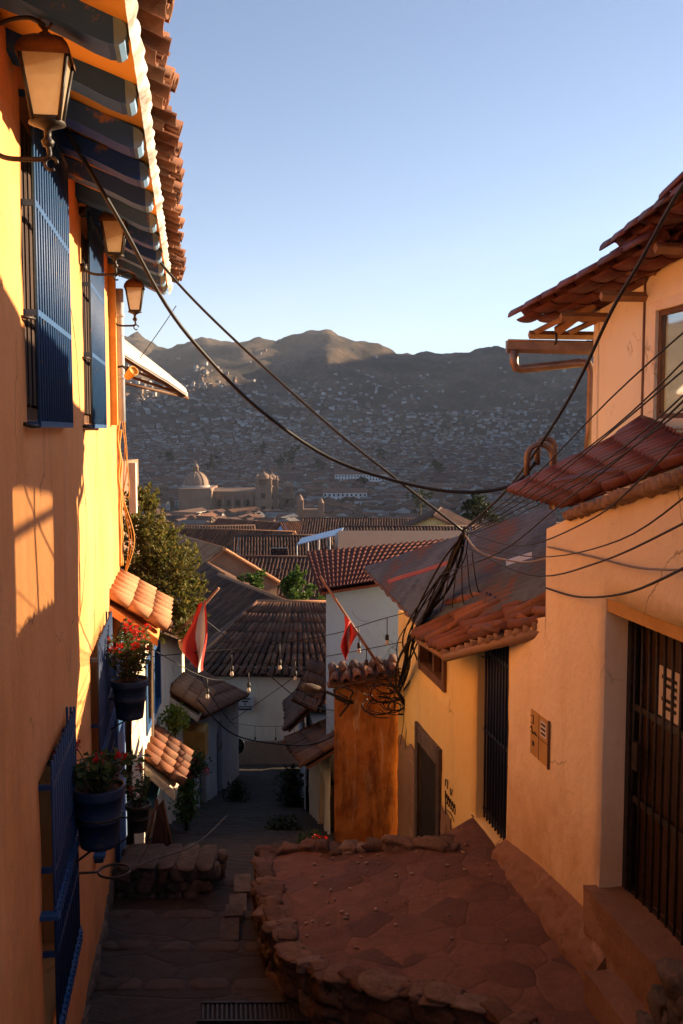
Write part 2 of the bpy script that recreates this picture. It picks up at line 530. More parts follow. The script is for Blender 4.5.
m_wood_pole = plain('weathered_pole', [(.20, .10, .06), (.34, .17, .10)], 5, .7, .3, 40)
m_dark = plain('dark_recess', [(.012, .009, .008), (.022, .017, .014)], 3, .9, 0)
m_paper = plain('paper', [(.62, .58, .54), (.72, .68, .64)], 5, .8, .05)
m_ink = plain('black_ink', [(.02, .016, .014), (.04, .03, .025)], 30, .8, 0)
m_ybox = worn_paint('yellow_plate', (.58, .33, .08), (.30, .15, .05), .62, .6)
m_lcolor = plain('bark', [(.09, .055, .03), (.15, .095, .055)], 6, .9, .6, 30)
m_leaf_bush = leaf_mat('bush_leaves', [(.055, .07, .018), (.10, .11, .025), (.17, .16, .035), (.26, .19, .05)], .45)
m_leaf_ger = leaf_mat('geranium_leaves', [(.03, .07, .018), (.06, .11, .03), (.09, .10, .03)])
m_leaf_lime = leaf_mat('lime_leaves', [(.16, .22, .02), (.24, .30, .035), (.12, .17, .02)], .45)
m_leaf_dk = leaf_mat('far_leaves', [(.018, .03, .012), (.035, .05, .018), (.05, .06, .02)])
m_leaf_gr = leaf_mat('garden_leaves', [(.06, .12, .02), (.11, .18, .03), (.05, .09, .018)])
m_petal = leaf_mat('red_petals', [(.55, .02, .015), (.62, .045, .03), (.45, .015, .02)], .3)
m_petal_p = leaf_mat('pink_petals', [(.60, .06, .10), (.66, .12, .16), (.5, .04, .07)], .3)
m_bulb = plain('bulb_glass', [(.55, .5, .42), (.62, .56, .48)], 5, .15, 0)
m_steel_tank = plain('pale_tank', [(.30, .26, .22), (.40, .36, .31)], 3, .6, .1)
m_vcol = vcol_mat('town_walls')
def glass_mat(name, tint, refl=.5):
    m = NT(name)
    g = m.n('ShaderNodeBsdfGlossy', Roughness=.03); g.inputs[0].default_value = (.9, .9, .9, 1)
    t = m.n('ShaderNodeBsdfTransparent'); t.inputs[0].default_value = (*tint, 1)
    mx = m.n('ShaderNodeMixShader'); mx.inputs[0].default_value = refl
    m.l(t.outputs[0], mx.inputs[1]); m.l(g.outputs[0], mx.inputs[2]); m.l(mx.outputs[0], m.out.inputs[0])
    return m.mat
m_glass = glass_mat('window_glass', (.95, .95, .93), .42)
m_dglass = plain('dark_pane', [(.01, .012, .015), (.02, .022, .025)], 2, .08, 0, spec=.6)
def lamp_glass():
    m = NT('frosted_lamp_glass')
    c = m.ramp(m.noise(5, 4, .6), [(.62, .50, .33), (.78, .68, .50)], .35, .65)
    m.base(c)
    t = m.n('ShaderNodeBsdfTranslucent'); m.l(c, t.inputs[0])
    tr = m.n('ShaderNodeBsdfTransparent'); tr.inputs[0].default_value = (.95, .88, .75, 1)
    mx = m.n('ShaderNodeMixShader'); mx.inputs[0].default_value = .5
    mx2 = m.n('ShaderNodeMixShader'); mx2.inputs[0].default_value = .25
    m.done(.35, 0, .5)
    m.l(m.b.outputs[0], mx.inputs[1]); m.l(t.outputs[0], mx.inputs[2])
    m.l(mx.outputs[0], mx2.inputs[1]); m.l(tr.outputs[0], mx2.inputs[2]); m.l(mx2.outputs[0], m.out.inputs[0])
    return m.mat
m_lampglass = lamp_glass()

# ------------------------------------------------------------------ light
SUN_EL, SUN_TH = 14.0, 25.0            # elevation; degrees ahead of +x
su = V((math.cos(R(SUN_TH)), math.sin(R(SUN_TH)), 0))
sv = V((-su.y, su.x, 0))
world = bpy.data.worlds.new('World'); scene.world = world
world.use_nodes = True
wn = world.node_tree
bg = wn.nodes['Background']
sky = wn.nodes.new('ShaderNodeTexSky')
sky.sky_type = 'NISHITA'; sky.sun_disc = False
sky.sun_elevation = R(SUN_EL); sky.sun_rotation = R(90 - SUN_TH)
sky.altitude = 3300; sky.air_density = 1.0; sky.dust_density = 1.9; sky.ozone_density = 1.5
wn.links.new(sky.outputs[0], bg.inputs[0])
bg.inputs[1].default_value = .063
sd = bpy.data.lights.new('sun', 'SUN'); sd.energy = 5.0; sd.angle = R(.5); sd.color = (1, .735, .46)
so = bpy.data.objects.new('sun', sd); col.objects.link(so)
dirv = -(su * math.cos(R(SUN_EL)) + V((0, 0, math.sin(R(SUN_EL)))))
so.rotation_euler = dirv.to_track_quat('-Z', 'Y').to_euler()
so.location = (40, 20, 30)
vs = scene.view_settings
vs.view_transform = 'Standard'; vs.look = 'None'; vs.gamma = 1; vs.use_curve_mapping = False
vs.exposure = 1.85
scene.render.engine = 'CYCLES'
scene.cycles.max_bounces = 8
scene.cycles.diffuse_bounces = 4
scene.cycles.transparent_max_bounces = 8
scene.cycles.volume_bounces = 0
scene.cycles.sample_clamp_indirect = 6

# ------------------------------------------------------------------ terrain
PROF = [(-20, -1.65), (.4, -1.65), (6, -4.42), (8, -4.52), (10.6, -4.78), (12, -5.3), (18, -7.2), (25, -9.3), (35, -11.9), (60, -16), (100, -21.5), (200, -31), (400, -48), (700, -61), (1500, -66), (2100, -52)]
def interp(tab, x):
    if x <= tab[0][0]: return tab[0][1]
    for (a, b), (c, d) in zip(tab[:-1], tab[1:]):
        if x <= c: return b + (d - b) * (x - a) / (c - a)
    return tab[-1][1]
SKYL = [(-900, 300), (-300, 335), (0, 348), (100, 340), (140, 337), (160, 350), (172, 349), (205, 341), (232, 347), (280, 345), (312, 337), (328, 333), (345, 341), (400, 353), (450, 358), (480, 352), (520, 353), (590, 347), (700, 325), (1000, 300), (1500, 320)]
def sstep(a, b, x):
    t = min(1, max(0, (x - a) / (b - a))); return t * t * (3 - 2 * t)
BLK = [(-1500, 60), (70, 120), (200, 320), (350, 355), (676, 338), (820, 345), (1100, 440), (1500, 570), (2000, 630), (3600, 790), (4600, 850), (7000, 870)]  # unseen ridge off to the right, heights set to shade the valley
def ground(x, y):
    r = math.hypot(x, y)
    z = interp(PROF, y if r < 60 else max(y, r * .5))
    if y > 0:
        az = CX + FPX * x / max(y, .15 * r)
        ridge = (430 - interp(SKYL, az)) / 1000 * 4300
    else: ridge = 300
    s = sstep(1900, 4300, r)
    fall = 1 - .35 * sstep(4400, 7500, r)
    hz = z + (ridge - z) * (s ** 1.25) * fall
    if r > 1500:
        q = V((x / 900, y / 900, 3.3))
        rg = 1 - abs(noise.noise(q)) * 2
        rg2 = 1 - abs(noise.noise(q * 2.7)) * 2
        k = sstep(1700, 3000, r) * (1 - .75 * sstep(3700, 4300, r))
        hz += k * (rg * 60 + rg2 * 26 - 35)
        k2 = sstep(2100, 3300, r)
        hz += k2 * (34 * (.5 - abs(noise.noise(q * 4.1))) + 22 * noise.noise(q * 6) + 15 * noise.noise(q * 13) + 8 * noise.noise(q * 31) - 36)
    if r > 700:
        S, W = x * su.x + y * su.y, x * sv.x + y * sv.y
        sc = max(1800, .9 * W + 700)
        d = (S - sc) / 470
        b = interp(BLK, W) * math.exp(-d * d) * (1 + .03 * noise.noise(V((x / 500, y / 500, 1))))
        hz = max(hz, b - 220 * math.exp(-b / 60))
    return hz

def terrain():
    mb = MB()
    angs = []
    a = -180.0
    while a < 180:
        angs.append(R(a)); a += .27 if -23 < a < 23 else (1.2 if -50 < a < 95 else 5)
    rad = [.01, 6, 12, 20, 30]
    while rad[-1] < 9000: rad.append(rad[-1] * (1.011 if 2300 < rad[-1] < 4700 else (1.04 if rad[-1] > 1500 and rad[-1] < 5200 else 1.14)))
    n = mb.verts([V((r * math.sin(t), r * math.cos(t), ground(r * math.sin(t), r * math.cos(t)) - (.5 if r < 45 else 0))) for r in rad for t in angs])
    k = len(angs); mb.smooth = True
    for i in range(len(rad) - 1):
        for j in range(k):
            j2 = (j + 1) % k
            mb.face((n + i * k + j, n + i * k + j2, n + (i + 1) * k + j2, n + (i + 1) * k + j))
    m = NT('hillside')
    c = m.ramp(m.noise(.006, 9, .68), [(.026, .027, .018), (.085, .062, .042), (.165, .115, .075)], .34, .66)
    sp = m.ramp(m.noise(.045, 6, .7), [0, 1], .52, .60)
    c = m.mix(m.mix(1.0, sp, .6, 'MULTIPLY'), c, (.026, .034, .018))
    m.base(c)
    o = build('hills', mb, m.done(.95, 0, .1, m.bump(m.noise(.03, 8, .7), .6, 12)), base=(0, 0, 0))
    tag(o, kind='structure')
terrain()

# ------------------------------------------------------------------ street surfaces
LW = Line(-.85, -.1515, 1)               # long painted house on the left
RW = Line(3.049, -.1715, -1)             # lower walls on the right
UW = Line(3.762, -.1465, -1)             # upper storey on the right
def flag_mat(name, cols, scale=2.2, joint=(.03, .02, .014), jw=.05, bump=.9, stretch=(1, 1, 1)):
    m = NT(name)
    vo = m.n('ShaderNodeTexVoronoi', feature='DISTANCE_TO_EDGE', Scale=scale)
    nz = m.n('ShaderNodeTexNoise', Scale=2.5, Detail=3)
    m.l(m.tc.outputs['Object'], nz.inputs['Vector'])
    mp = m.mix(.12, m.coord(stretch), nz.outputs['Color'])
    m.l(mp, vo.inputs['Vector'])
    vc = m.n('ShaderNodeTexVoronoi', feature='F1', Scale=scale); m.l(mp, vc.inputs['Vector'])
    sx = m.n('ShaderNodeSeparateColor'); m.l(vc.outputs['Color'], sx.inputs[0])
    c = m.ramp(sx.outputs[0], cols, .1, .9)
    c = m.mix(.9, c, m.ramp(m.noise(5, 9, .78), [.45, 1.35], .3, .7), 'MULTIPLY')
    sp = m.ramp(m.noise(38, 3, .6), [0, 1], .66, .72)
    c = m.mix(m.mix(1.0, sp, .5, 'MULTIPLY'), c, tuple(min(1, x * 2.2) for x in cols[1]))
    dust = m.ramp(m.noise(1.1, 7, .7), [0, 1], .38, .6)
    c = m.mix(m.mix(1.0, dust, .5, 'MULTIPLY'), c, cols[-1])
    j = m.ramp(vo.outputs['Distance'], [1, 0], .0, jw)
    jn = m.mix(1.0, j, m.ramp(m.noise(2.2, 4, .6), [0, 1], .38, .62), 'MULTIPLY')
    m.base(m.mix(jn, c, joint))
    h = m.mix(.5, m.ramp(vo.outputs['Distance'], [0, 1], 0, jw * 2.2), sx.outputs[1])
    n1 = m.bump(h, bump, .03)
    n2 = m.bump(m.noise(14, 8, .7), .7, .02, n1)
    return m.done(.8, 0, .35, n2)
m_flag = flag_mat('flagstone_street', [(.036, .026, .020), (.058, .041, .031), (.046, .034, .027)], 2.6, (.03, .02, .015), .03, .6, (.62, 1.35, 1))
m_terr = flag_mat('earthy_paving', [(.085, .038, .022), (.20, .092, .052), (.13, .06, .036)], 3.7, (.105, .047, .026), .03, .35)
m_step = flag_mat('step_slabs', [(.055, .038, .028), (.085, .06, .044), (.068, .047, .035)], 1.3, (.03, .02, .014), .03)

def slab_step(mb, L0, L1, Y0, Y1, z, zlow):
    """one tread between two plan edges, uneven surface"""
    def fn(u, v):
        Y = Y0 + (Y1 - Y0) * v
        a, b = L0(Y), L1(Y)
        x = a + (b - a) * u
        e = .012 * noise.noise(V((x * 1.7, Y * 1.7, z))) + .006 * noise.noise(V((x * 6, Y * 6, z)))
        return V((x, Y + .03 * noise.noise(V((x * 1.2, z * 3, 1))), z + e))
    mb.grid(fn, 14, max(2, int((Y1 - Y0) / .12)))
    p = [V((L0(Y1), Y1 + .0, 0)), V((L1(Y1), Y1, 0))]
    k = 10
    for i in range(k):
        a = fn(i / k, 1); b = fn((i + 1) / k, 1)
        mb.poly([b, a, V((a.x, a.y - .012, zlow)), V((b.x, b.y - .012, zlow))])

st = MB()
lx = lambda Y: (LW.a + LW.b * Y - .3) if Y < 12 else interp([(12, -2.75), (19, -3.2), (27, -3.3), (36, -3.6)], Y)
rx = lambda Y: interp([(0, 1.2), (7, 1.0), (8.5, -.45), (9.6, -.6), (12, .3), (13.4, .1), (18, -.45), (26, -.9), (36, 0.2)], Y)
# flight below the camera
zc, Yc = -1.65, .7
slab_step(st, lambda y: -1.6, lambda y: 3.2, -4, .7, zc, zc - .2)
while zc > -4.2:
    zc -= .18; slab_step(st, lambda y: lx(y), lambda y: 3.0, Yc, Yc + .36, zc, zc - .22); Yc += .36
# landing and the gently falling part
levels = [(Yc, 7.75, -4.42), (7.75, 8.55, -4.53), (8.55, 9.3, -4.62), (9.3, 10.2, -4.72), (10.2, 11.0, -4.84)]
for a, b, z in levels: slab_step(st, lx, rx, a, b, z, z - .2)
Y, z = 11.0, -4.84
while Y < 36:
    d = .62; nz = interp(PROF, Y + d * .5)
    slab_step(st, lx, rx, Y, Y + d, nz, nz - .35); Y += d
street = build('street_paving', st, m_flag, base=(0, 0, -5)); tag(street, kind='structure')
# pale repaired kerb strip and slab in the landing
kb = MB()
for i, (y0, y1) in enumerate(((8.57, 9.0), (9.03, 9.28), (9.32, 9.7), (9.73, 10.15))):
    zz = -4.585 if y1 < 9.3 else -4.685
    kb.box((-1.02, (y0 + y1) / 2, zz), (.17, y1 - y0 - .02, .09), (0, 0, .1 + rnd.uniform(-.02, .02)))
tag(build('kerb_strip', kb, m_stone2, base=(-1, 9, -4.7)), kind='structure')

# worn edging slabs along the treads of the landing
sb = MB(); rgS = random.Random(44)
for Ys, zs in ((7.75, -4.42), (8.55, -4.53), (9.3, -4.62), (10.2, -4.72)):
    x = lx(Ys) + .32; x1 = rx(Ys) - .05
    while x < x1:
        wv = min(rgS.uniform(.28, .62), x1 - x + .05)
        sb.rock((x + wv / 2, Ys - .09 + rgS.uniform(-.015, .015), zs - .03), (wv * .54, .10, .05), rgS.uniform(-.03, .03), rgS.random() * 40, 3, .12)
        x += wv * 1.02
tag(build('step_edging', sb, m_step, base=(-1, 8.5, -4.6)), kind='structure')

# terrace in front of the right-hand doors
TER = [(1.32, 4.5), (1.27, 6.08), (1.02, 6.46), (.44, 6.80), (-.03, 7.04), (-.36, 7.42), (-.56, 8.05), (-.66, 8.65), (-.74, 9.15), (-.70, 9.45), (.1, 9.36), (.55, 9.3), (.92, 9.2), (1.18, 9.55), (1.36, 9.9)]
def ter_z(x, y): return interp([(-.8, -4.06), (.2, -3.97), (1.5, -3.86), (2.1, -3.8)], x) - .05 * sstep(8, 9.5, y) + .035 * noise.noise(V((x * 1.6, y * 1.6, 4))) + .014 * noise.noise(V((x * 5, y * 5, 2)))
def terrace():
    bm = bmesh.new()
    poly = [V((x, y, 0)) for x, y in TER] + [RW.pt(9.95, -.05), RW.pt(4.5, -.3)]
    f = bm.faces.new([bm.verts.new((p.x, p.y, 0)) for p in poly])
    bmesh.ops.triangulate(bm, faces=[f])
    bm.free()
    mb = MB()
    # row by row between left boundary and the wall line
    def left(y):
        pts = TER[:10]
        for (x0, y0), (x1, y1) in zip(pts[:-1], pts[1:]):
            if y0 <= y <= y1: return x0 + (x1 - x0) * (y - y0) / (y1 - y0)
        return -.7
    def back(x): return interp([(-.8, 9.43), (.1, 9.36), (.55, 9.3), (.92, 9.2), (1.18, 9.55), (1.4, 9.95)], x)
    def fn(u, v):
        y = 4.5 + (9.45 - 4.5) * v
        a = left(y); b = RW.pt(y, .02).x
        x = a + (b - a) * u
        yy = y if v < .999 else y
        return V((x, yy, ter_z(x, yy)))
    mb.grid(fn, 60, 100)
    # small wedge in front of the blue gate
    def fn2(u, v):
        x0 = .95 + .45 * v; y = 9.45 + .5 * v
        x = x0 + (RW.pt(y, .02).x - x0) * u
        return V((x, y, ter_z(x, y)))
    mb.grid(fn2, 10, 8)
    o = build('terrace_paving', mb, m_terr, base=(.6, 8, -4)); tag(o, kind='structure')
terrace()

# ------------------------------------------------------------------ stone edge of the terrace
def rim():
    rg = random.Random(3)
    mb = MB()
    pts = []
    for (a, b) in zip(TER[1:12], TER[2:13]):
        pts.append((V((*a, 0)), V((*b, 0))))
    carry = 0
    for a, b in pts:
        d = b - a; L = d.length; t = 0
        ang = math.atan2(d.y, d.x)
        while t < L:
            w = rg.uniform(.06, .18)
            p = a + d * min(1, (t + w * .8) / L)
            zt = ter_z(p.x, p.y)
            big = a.y > 9.1
            n = V((-d.y, d.x, 0)).normalized()
            h = rg.uniform(.025, .045) if not big else rg.uniform(.04, .085)
            mb.rock((p.x, p.y, zt + h * rg.uniform(-.35, .1)), (w * .95, rg.uniform(.08, .14), h), ang + rg.uniform(-.25, .25), rg.random() * 50, 3, .5)
            # courses below
            z = zt - .13
            while z > -4.95:
                hh = rg.uniform(.07, .12)
                mb.rock((p.x + n.x * .02 + rg.uniform(-.02, .02), p.y + n.y * .02, z), (w * rg.uniform(.7, 1.15), rg.uniform(.05, .08), hh * rg.uniform(.75, 1)), ang + rg.uniform(-.12, .12), rg.random() * 50, 3, .5)
                z -= hh * 1.55
            t += w * 1.55
    # earth core behind the stones
    core = [V((x, y, -5.2)) for x, y in [(1.3, 6.12), (1.04, 6.5), (.46, 6.84), (0, 7.08), (-.33, 7.46), (-.53, 8.05), (-.63, 8.65), (-.70, 9.15), (-.66, 9.40), (.1, 9.32), (.9, 9.16)]]
    mb.prism([V((p.x, p.y, -5.2)) for p in core], (0, 0, 1.06))
    o = build('stone_retaining_wall', mb, m_stone, base=(-.3, 8, -4.8))
    tag(o, 'low curved retaining wall of rough stones edging the earthy terrace', 'stone wall')
rim()

def rubble():
    rg = random.Random(12)
    mb = MB()
    for k in range(46):
        x = rg.uniform(-.3, 1.35); y = rg.uniform(7.3, 9.4)
        mb.rock((x, y, ter_z(x, y) + .012), (rg.uniform(.006, .028), rg.uniform(.006, .022), .009), rg.random() * 3, rg.random() * 90, 1)
    o = build('loose_pebbles', mb, plain('pale_rubble', [(.22, .15, .11), (.38, .28, .22)], 9, .9, 0), base=(.7, 8.2, -3.95)); tag(o, kind='stuff')
rubble()

def low_wall():
    rg = random.Random(5)
    mb = MB()
    for (x0, x1, y, zb, zt) in ((-2.3, -1.36, 9.85, -4.9, -4.42), (-2.3, -1.34, 10.2, -4.9, -4.40)):
        z = zb
        while z < zt - .04:
            x = x0
            while x < x1:
                w = rg.uniform(.06, .13); h = rg.uniform(.055, .09)
                mb.rock((x + w * .7, y + rg.uniform(-.03, .03), z + h * .5), (w * .85, .09, h), rg.uniform(-.15, .15), rg.random() * 60, 3, .45)
                x += w * 1.45
            z += .125
    for k in range(5):
        mb.rock((-2.15 + k * .19, 10.0, -4.40), (.115, .32, .03), rg.uniform(-.06, .06), k * 3.1, 3, .22)
    mb.box((-1.84, 10.02, -4.68), (.86, .34, .5))
    o = build('low_stone_wall', mb, m_stone2, base=(-1.75, 9.9, -4.85))
    tag(o, 'low rough stone wall beside the steps, below the hanging dark pot', 'stone wall')
low_wall()

# ------------------------------------------------------------------ long painted house on the left
LH = thing('painted_house', LW.pt(6, -3, -4.6), 'long ochre plastered house with blue window grilles and overhanging tiled eave', 'house')
UP = [(5.25, 6.7, .05, 1.74), (8.15, 9.42, .05, 1.74)]
LO = [(5.35, 6.42, -3.4, -1.93), (8.15, 9.55, -3.6, -1.87)]
END = 11.8
w = MB()
wall_sheet(w, LW, -3, END, -6.4, 1.95, UP + LO, depth=.22, amp=.011)
# body behind, leaving the far end as a plain gable wall
lbox(w, LW, -3, END - .005, -5.5, -.23, -6.4, 1.9)
w.poly([LW.pt(END, 0, -6.4), LW.pt(END, -.23, -6.4), LW.pt(END, -.23, 1.95), LW.pt(END, 0, 1.95)])
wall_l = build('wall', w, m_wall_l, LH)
# dark damp foot with knocked-off plaster
ft = MB()
rg = random.Random(2)
Yf = 4.2
while Yf < END:
    gz = interp(PROF, Yf)
    ft.rock(LW.pt(Yf, -.02, gz + .02), (.05, .2, rg.uniform(.06, .2)), 0, rg.random() * 90, 2, .4)
    Yf += .3
build('rubble_footing', ft, m_stone2, LH)

def grille(L, h, parent, out=.065, side_brown=True, rings=True, zext=0.0, open_top=False, mat=None, name='window_grille'):
    Ya, Yb, za, zb = h
    mat = mat or m_blue
    g = MB()
    n = max(6, int((Yb - Ya) / .095))
    for k in range(n + 1):
        Y = Ya + (Yb - Ya) * k / n
        g.tube([L.pt(Y, out, za - .03), L.pt(Y, out, zb + zext)], .0095, 6)
        if k < n and not open_top:
            g.tube([L.pt(Y + (Yb - Ya) / n * .5, out - .012, za - .03), L.pt(Y + (Yb - Ya) / n * .5, out - .012, zb + zext)], .006, 5)
    for Y in (Yb,):
        for q in (out * .35, out * .7):
            g.tube([L.pt(Y, q, za - .03), L.pt(Y, q, zb + zext)], .009, 6)
    for z in (za - .02, za + (zb - za) * .33, za + (zb - za) * .66, zb - .03):
        for (y0, n0, y1, n1) in ((Ya, -.04, Ya, out), (Ya, out, Yb, out), (Yb, out, Yb, -.04)):
            a, b = L.pt(y0, n0, z), L.pt(y1, n1, z)
            d = (b - a).normalized(); s = V((0, 0, 1)).cross(d)
            p = [a - s * .008, b - s * .008, b + s * .008, a + s * .008]
            g.box8([q - V((0, 0, .016)) for q in p] + [q + V((0, 0, .016)) for q in p])
    if rings:
        for k in range(n):
            Y = Ya + (Yb - Ya) * (k + .5) / n
            g.tube([L.pt(Y + .036 * math.cos(t * PI / 5), out, zb - .08 + .036 * math.sin(t * PI / 5)) for t in range(11)], .005, 5)
    return build(name, g, mat, parent)

def upper_window(h):
    Ya, Yb, za, zb = h
    f = MB()
    # deep brown frame
    lbox(f, LW, Ya, Ya + .07, -.215, -.05, za, zb)
    lbox(f, LW, Yb - .07, Yb, -.215, .02, za, zb)
    lbox(f, LW, Ya + .07, Yb - .07, -.215, -.08, zb - .08, zb)
    lbox(f, LW, Ya + .07, Yb - .07, -.215, -.08, za, za + .08)
    lbox(f, LW, (Ya + Yb) / 2 - .03, (Ya + Yb) / 2 + .03, -.215, -.09, za + .08, zb - .08)
    wf = build('window_frame', f, m_brown, LH)
    p = MB(); lbox(p, LW, Ya + .07, Yb - .07, -.19, -.17, za + .08, zb - .08)
    build('window_pane', p, m_dglass, wf)
    s = MB()
    for a, b in ((Ya + .25, (Ya + Yb) / 2 - .035), ((Ya + Yb) / 2 + .035, Yb - .075)):
        n = 6
        for k in range(n):
            y0 = a + (b - a) * k / n; y1 = a + (b - a) * (k + 1) / n
            lbox(s, LW, y0 + .003, y1 - .003, -.065, -.04 + .008 * (k % 2), za + .09, zb - .09)
    build('shutter', s, m_dwood, LH)
    grille(LW, h, LH)
    e = MB()
    e.tube([LW.pt(Ya - .12, 0, za - .02), LW.pt(Ya - .1, .04, za - .03), LW.pt(Ya + .02, .06, za - .03)], .012, 6)
    build('grille_bracket', e, m_iron, LH); e = MB()
    e.tube([LW.pt(Ya - .1, 0, zb * .33), LW.pt(Ya - .06, .04, zb * .33), LW.pt(Ya + .02, .06, zb * .33)], .009, 6)
    build('grille_bracket', e, m_iron, LH)
for h in UP: upper_window(h)

def lower_window(h):
    Ya, Yb, za, zb = h
    f = MB()
    lbox(f, LW, Ya, Yb, -.215, -.16, za, zb)
    build('window_pane', f, m_dglass, LH)
    gr = grille(LW, h, LH, out=.07, rings=False, zext=.12, open_top=True, mat=m_navy)
    for z, pr in ((za + (zb - za) * .5, .2), (za + .05, .2)):
        b = MB()
        lbox(b, LW, Ya - .04, Yb + .04, .072, .084, z - .03, z + .03)
        rg = random.Random(int(z * -100))
        k = Ya
        while k < Yb:                      # cut leaf ornament on the strap
            q = rg.uniform(.03, .055)
            lbox(b, LW, k, k + q * .7, .084, .094, z - .04 - q * .3, z + .02)
            k += q * 1.3
        build('grille_strap', b, m_blue, LH)
    br = MB()
    lbox(br, LW, Ya - .09, Ya - .02, -.02, .1, za + (zb - za) * .5 - .012, za + (zb - za) * .5 + .012)
    build('grille_bracket', br, m_blue, LH); br = MB()
    lbox(br, LW, Ya - .09, Ya - .02, -.02, .1, za + .04, za + .064)
    build('grille_bracket', br, m_blue, LH)
for h in LO: lower_window(h)

# --- eave: soffit, beams, mortar lip, barrel tiles
EN, EZ = .62, 1.60                    # outer end of the soffit
SL = math.tan(R(21))
ez = lambda n: EZ + .06 + (EN - n) * SL
sf = MB()
def sof(u, v):
    Y = -2.5 + (END + .05 + 2.5) * u; n = -.3 + (EN + .3) * v
    return LW.pt(Y, n, ez(n) + .012 * noise.noise(V((Y * 2, n * 4, 0))))
sf.grid(sof, 90, 8)
build('soffit', sf, m_soffit, LH)
bs = []
Yb_ = 1.34
while Yb_ < END:
    b = MB()
    pr = []
    # profile in (n, z): top follows soffit, bottom bellied and hooked up at the nose
    topn = [(-.1, ez(-.1) - .004), (.58, ez(.58) - .004)]
    bot = [(.60, ez(.6) - .03), (.602, ez(.6) - .06), (.592, ez(.6) - .09), (.57, ez(.57) - .115), (.53, ez(.53) - .13), (.46, ez(.46) - .132), (.36, ez(.36) - .122), (.2, ez(.2) - .112), (.05, ez(.05) - .115), (-.1, ez(-.1) - .12)]
    prof = topn + bot
    wd = .19 + rnd.uniform(-.015, .015); tw = rnd.uniform(-.012, .012)
    b.cur = 0
    A = [LW.pt(Yb_ - wd / 2, n, z + tw) for n, z in prof]
    b.prism(A, LW.u * wd)
    ob = build('eave_beam', b, m_blue_wood, LH)
    e = MB()                                # pale nose, sunlight on the beam end put into its colour
    nose = [(.603, ez(.6) - .025), (.606, ez(.6) - .06), (.596, ez(.6) - .094), (.574, ez(.57) - .12), (.555, ez(.55) - .13), (.552, ez(.55) - .01), (.58, ez(.58) - .01)]
    e.prism([LW.pt(Yb_ - wd / 2 - .003, n, z + tw) for n, z in nose], LW.u * (wd + .006))
    build('beam_end', e, m_nose_lit, ob)
    Yb_ += .74 + rnd.uniform(-.03, .03)
lip = MB()
def lipf(u, v):
    Y = -2.5 + (END + .12 + 2.5) * u
    th = v * PI
    wob = .028 * noise.noise(V((Y * 2.3, 0, 2))) + .020 * noise.noise(V((Y * 6.1, 0, 5))) + .014 * abs(math.sin((Y + .05 * noise.noise(V((Y * 2, 3, 1)))) / .205 * PI))
    n = EN + .0 + (.045 + wob) * math.sin(th) * .8
    z = EZ + .05 - .055 + .12 * v + wob * (.6 - v)
    return LW.pt(Y, n, z)
lip.grid(lipf, 400, 6)
build('mortar_lip', lip, m_mortar, LH)
rf = MB()
O = EN + .09
rgR = random.Random(21)
tiles(rf, LW.pt(-2.5, O, ez(O) + .10), LW.pt(END + .2, O, ez(O) + .10), LW.pt(END + .2, -.7, ez(-.7) + .10), LW.pt(-2.5, -.7, ez(-.7) + .10), 70, 4, rf=.38, seg=7, thick=.018, jit=.035, ragged=.05, rg=rgR, over=1.12, sheet=False)
for k in range(9):                        # slipped extra tiles that stick out
    Y = rgR.uniform(4.2, END); n = O + .03
    tiles(rf, LW.pt(Y, n, ez(n) + .15), LW.pt(Y + .2, n, ez(n) + .15), LW.pt(Y + .2, n - .4, ez(n - .4) + .16), LW.pt(Y, n - .4, ez(n - .4) + .16), 1, 1, rf=.38, seg=7, thick=.018, jit=.08, pans=False, sheet=False, rg=rgR)
# body of the roof behind the front courses
rf.prism([LW.pt(-2.5, O - .1, ez(O - .1) + .07), LW.pt(END + .15, O - .1, ez(O - .1) + .07), LW.pt(END + .15, -3, ez(-3) + .07), LW.pt(-2.5, -3, ez(-3) + .07)], (0, 0, .03))
rf.prism([LW.pt(-2.5, -3, ez(-3) + .07), LW.pt(END + .15, -3, ez(-3) + .07), LW.pt(END + .15, -6, ez(-3) - 1), LW.pt(-2.5, -6, ez(-3) - 1)], (0, 0, .03))
roof_l = build('roof', rf, m_tile, LH)
ms = MB()                                 # moss tufts on the tile edge
for k in range(420):
    Y = rgR.choice((rgR.gauss(3.95, .12), rgR.gauss(4.45, .2), rgR.uniform(3.7, 7)))
    n = O + rgR.uniform(-.25, .02)
    p = LW.pt(Y, n, ez(n) + .2 + rgR.uniform(-.03, .02))
    ms.leaf(p, (rgR.gauss(0, .6), rgR.gauss(0, .6), 1), (rgR.random(), rgR.random(), .2), rgR.uniform(.02, .05), .008)
build('roof_moss', ms, m_leaf_ger, roof_l)['kind'] = 'stuff'

# corner board, downpipe, conduit
cb = MB(); lbox(cb, LW, 10.85, 11.0, .0, .07, .05, 1.85); build('corner_board', cb, m_ywood, LH)
dp = MB(); dp.tube([LW.pt(11.55, .07, 1.6), LW.pt(11.55, .07, .1)], .045, 12)
for z in (1.3, .6): dp.lathe([(.048, -.02), (.053, -.02), (.053, .02), (.048, .02)], LW.pt(11.55, .07, z), 12)
build('downpipe', dp, m_pipe, LH)
cd = MB()
for n, z0, z1, yy in ((.02, -1.6, .1, 11.7), (.035, -1.6, .0, 11.74)):
    cd.tube(smooth_path([LW.pt(yy + .02 * math.sin(k * 2.1), n + .015 * math.sin(k * 3.3), z0 + (z1 - z0) * k / 8) for k in range(9)], 3), .016, 6)
for k in range(3):
    cd.tube(smooth_path([LW.pt(11.75, .02, .9 - .2 * k), LW.pt(11.8, .09 + .02 * k, .1 - .4 * k), LW.pt(11.78, .06, -.8), LW.pt(11.78, .12 + .03 * k, -1.3), LW.pt(11.8, .05, -1.75)], 6), .006, 5)
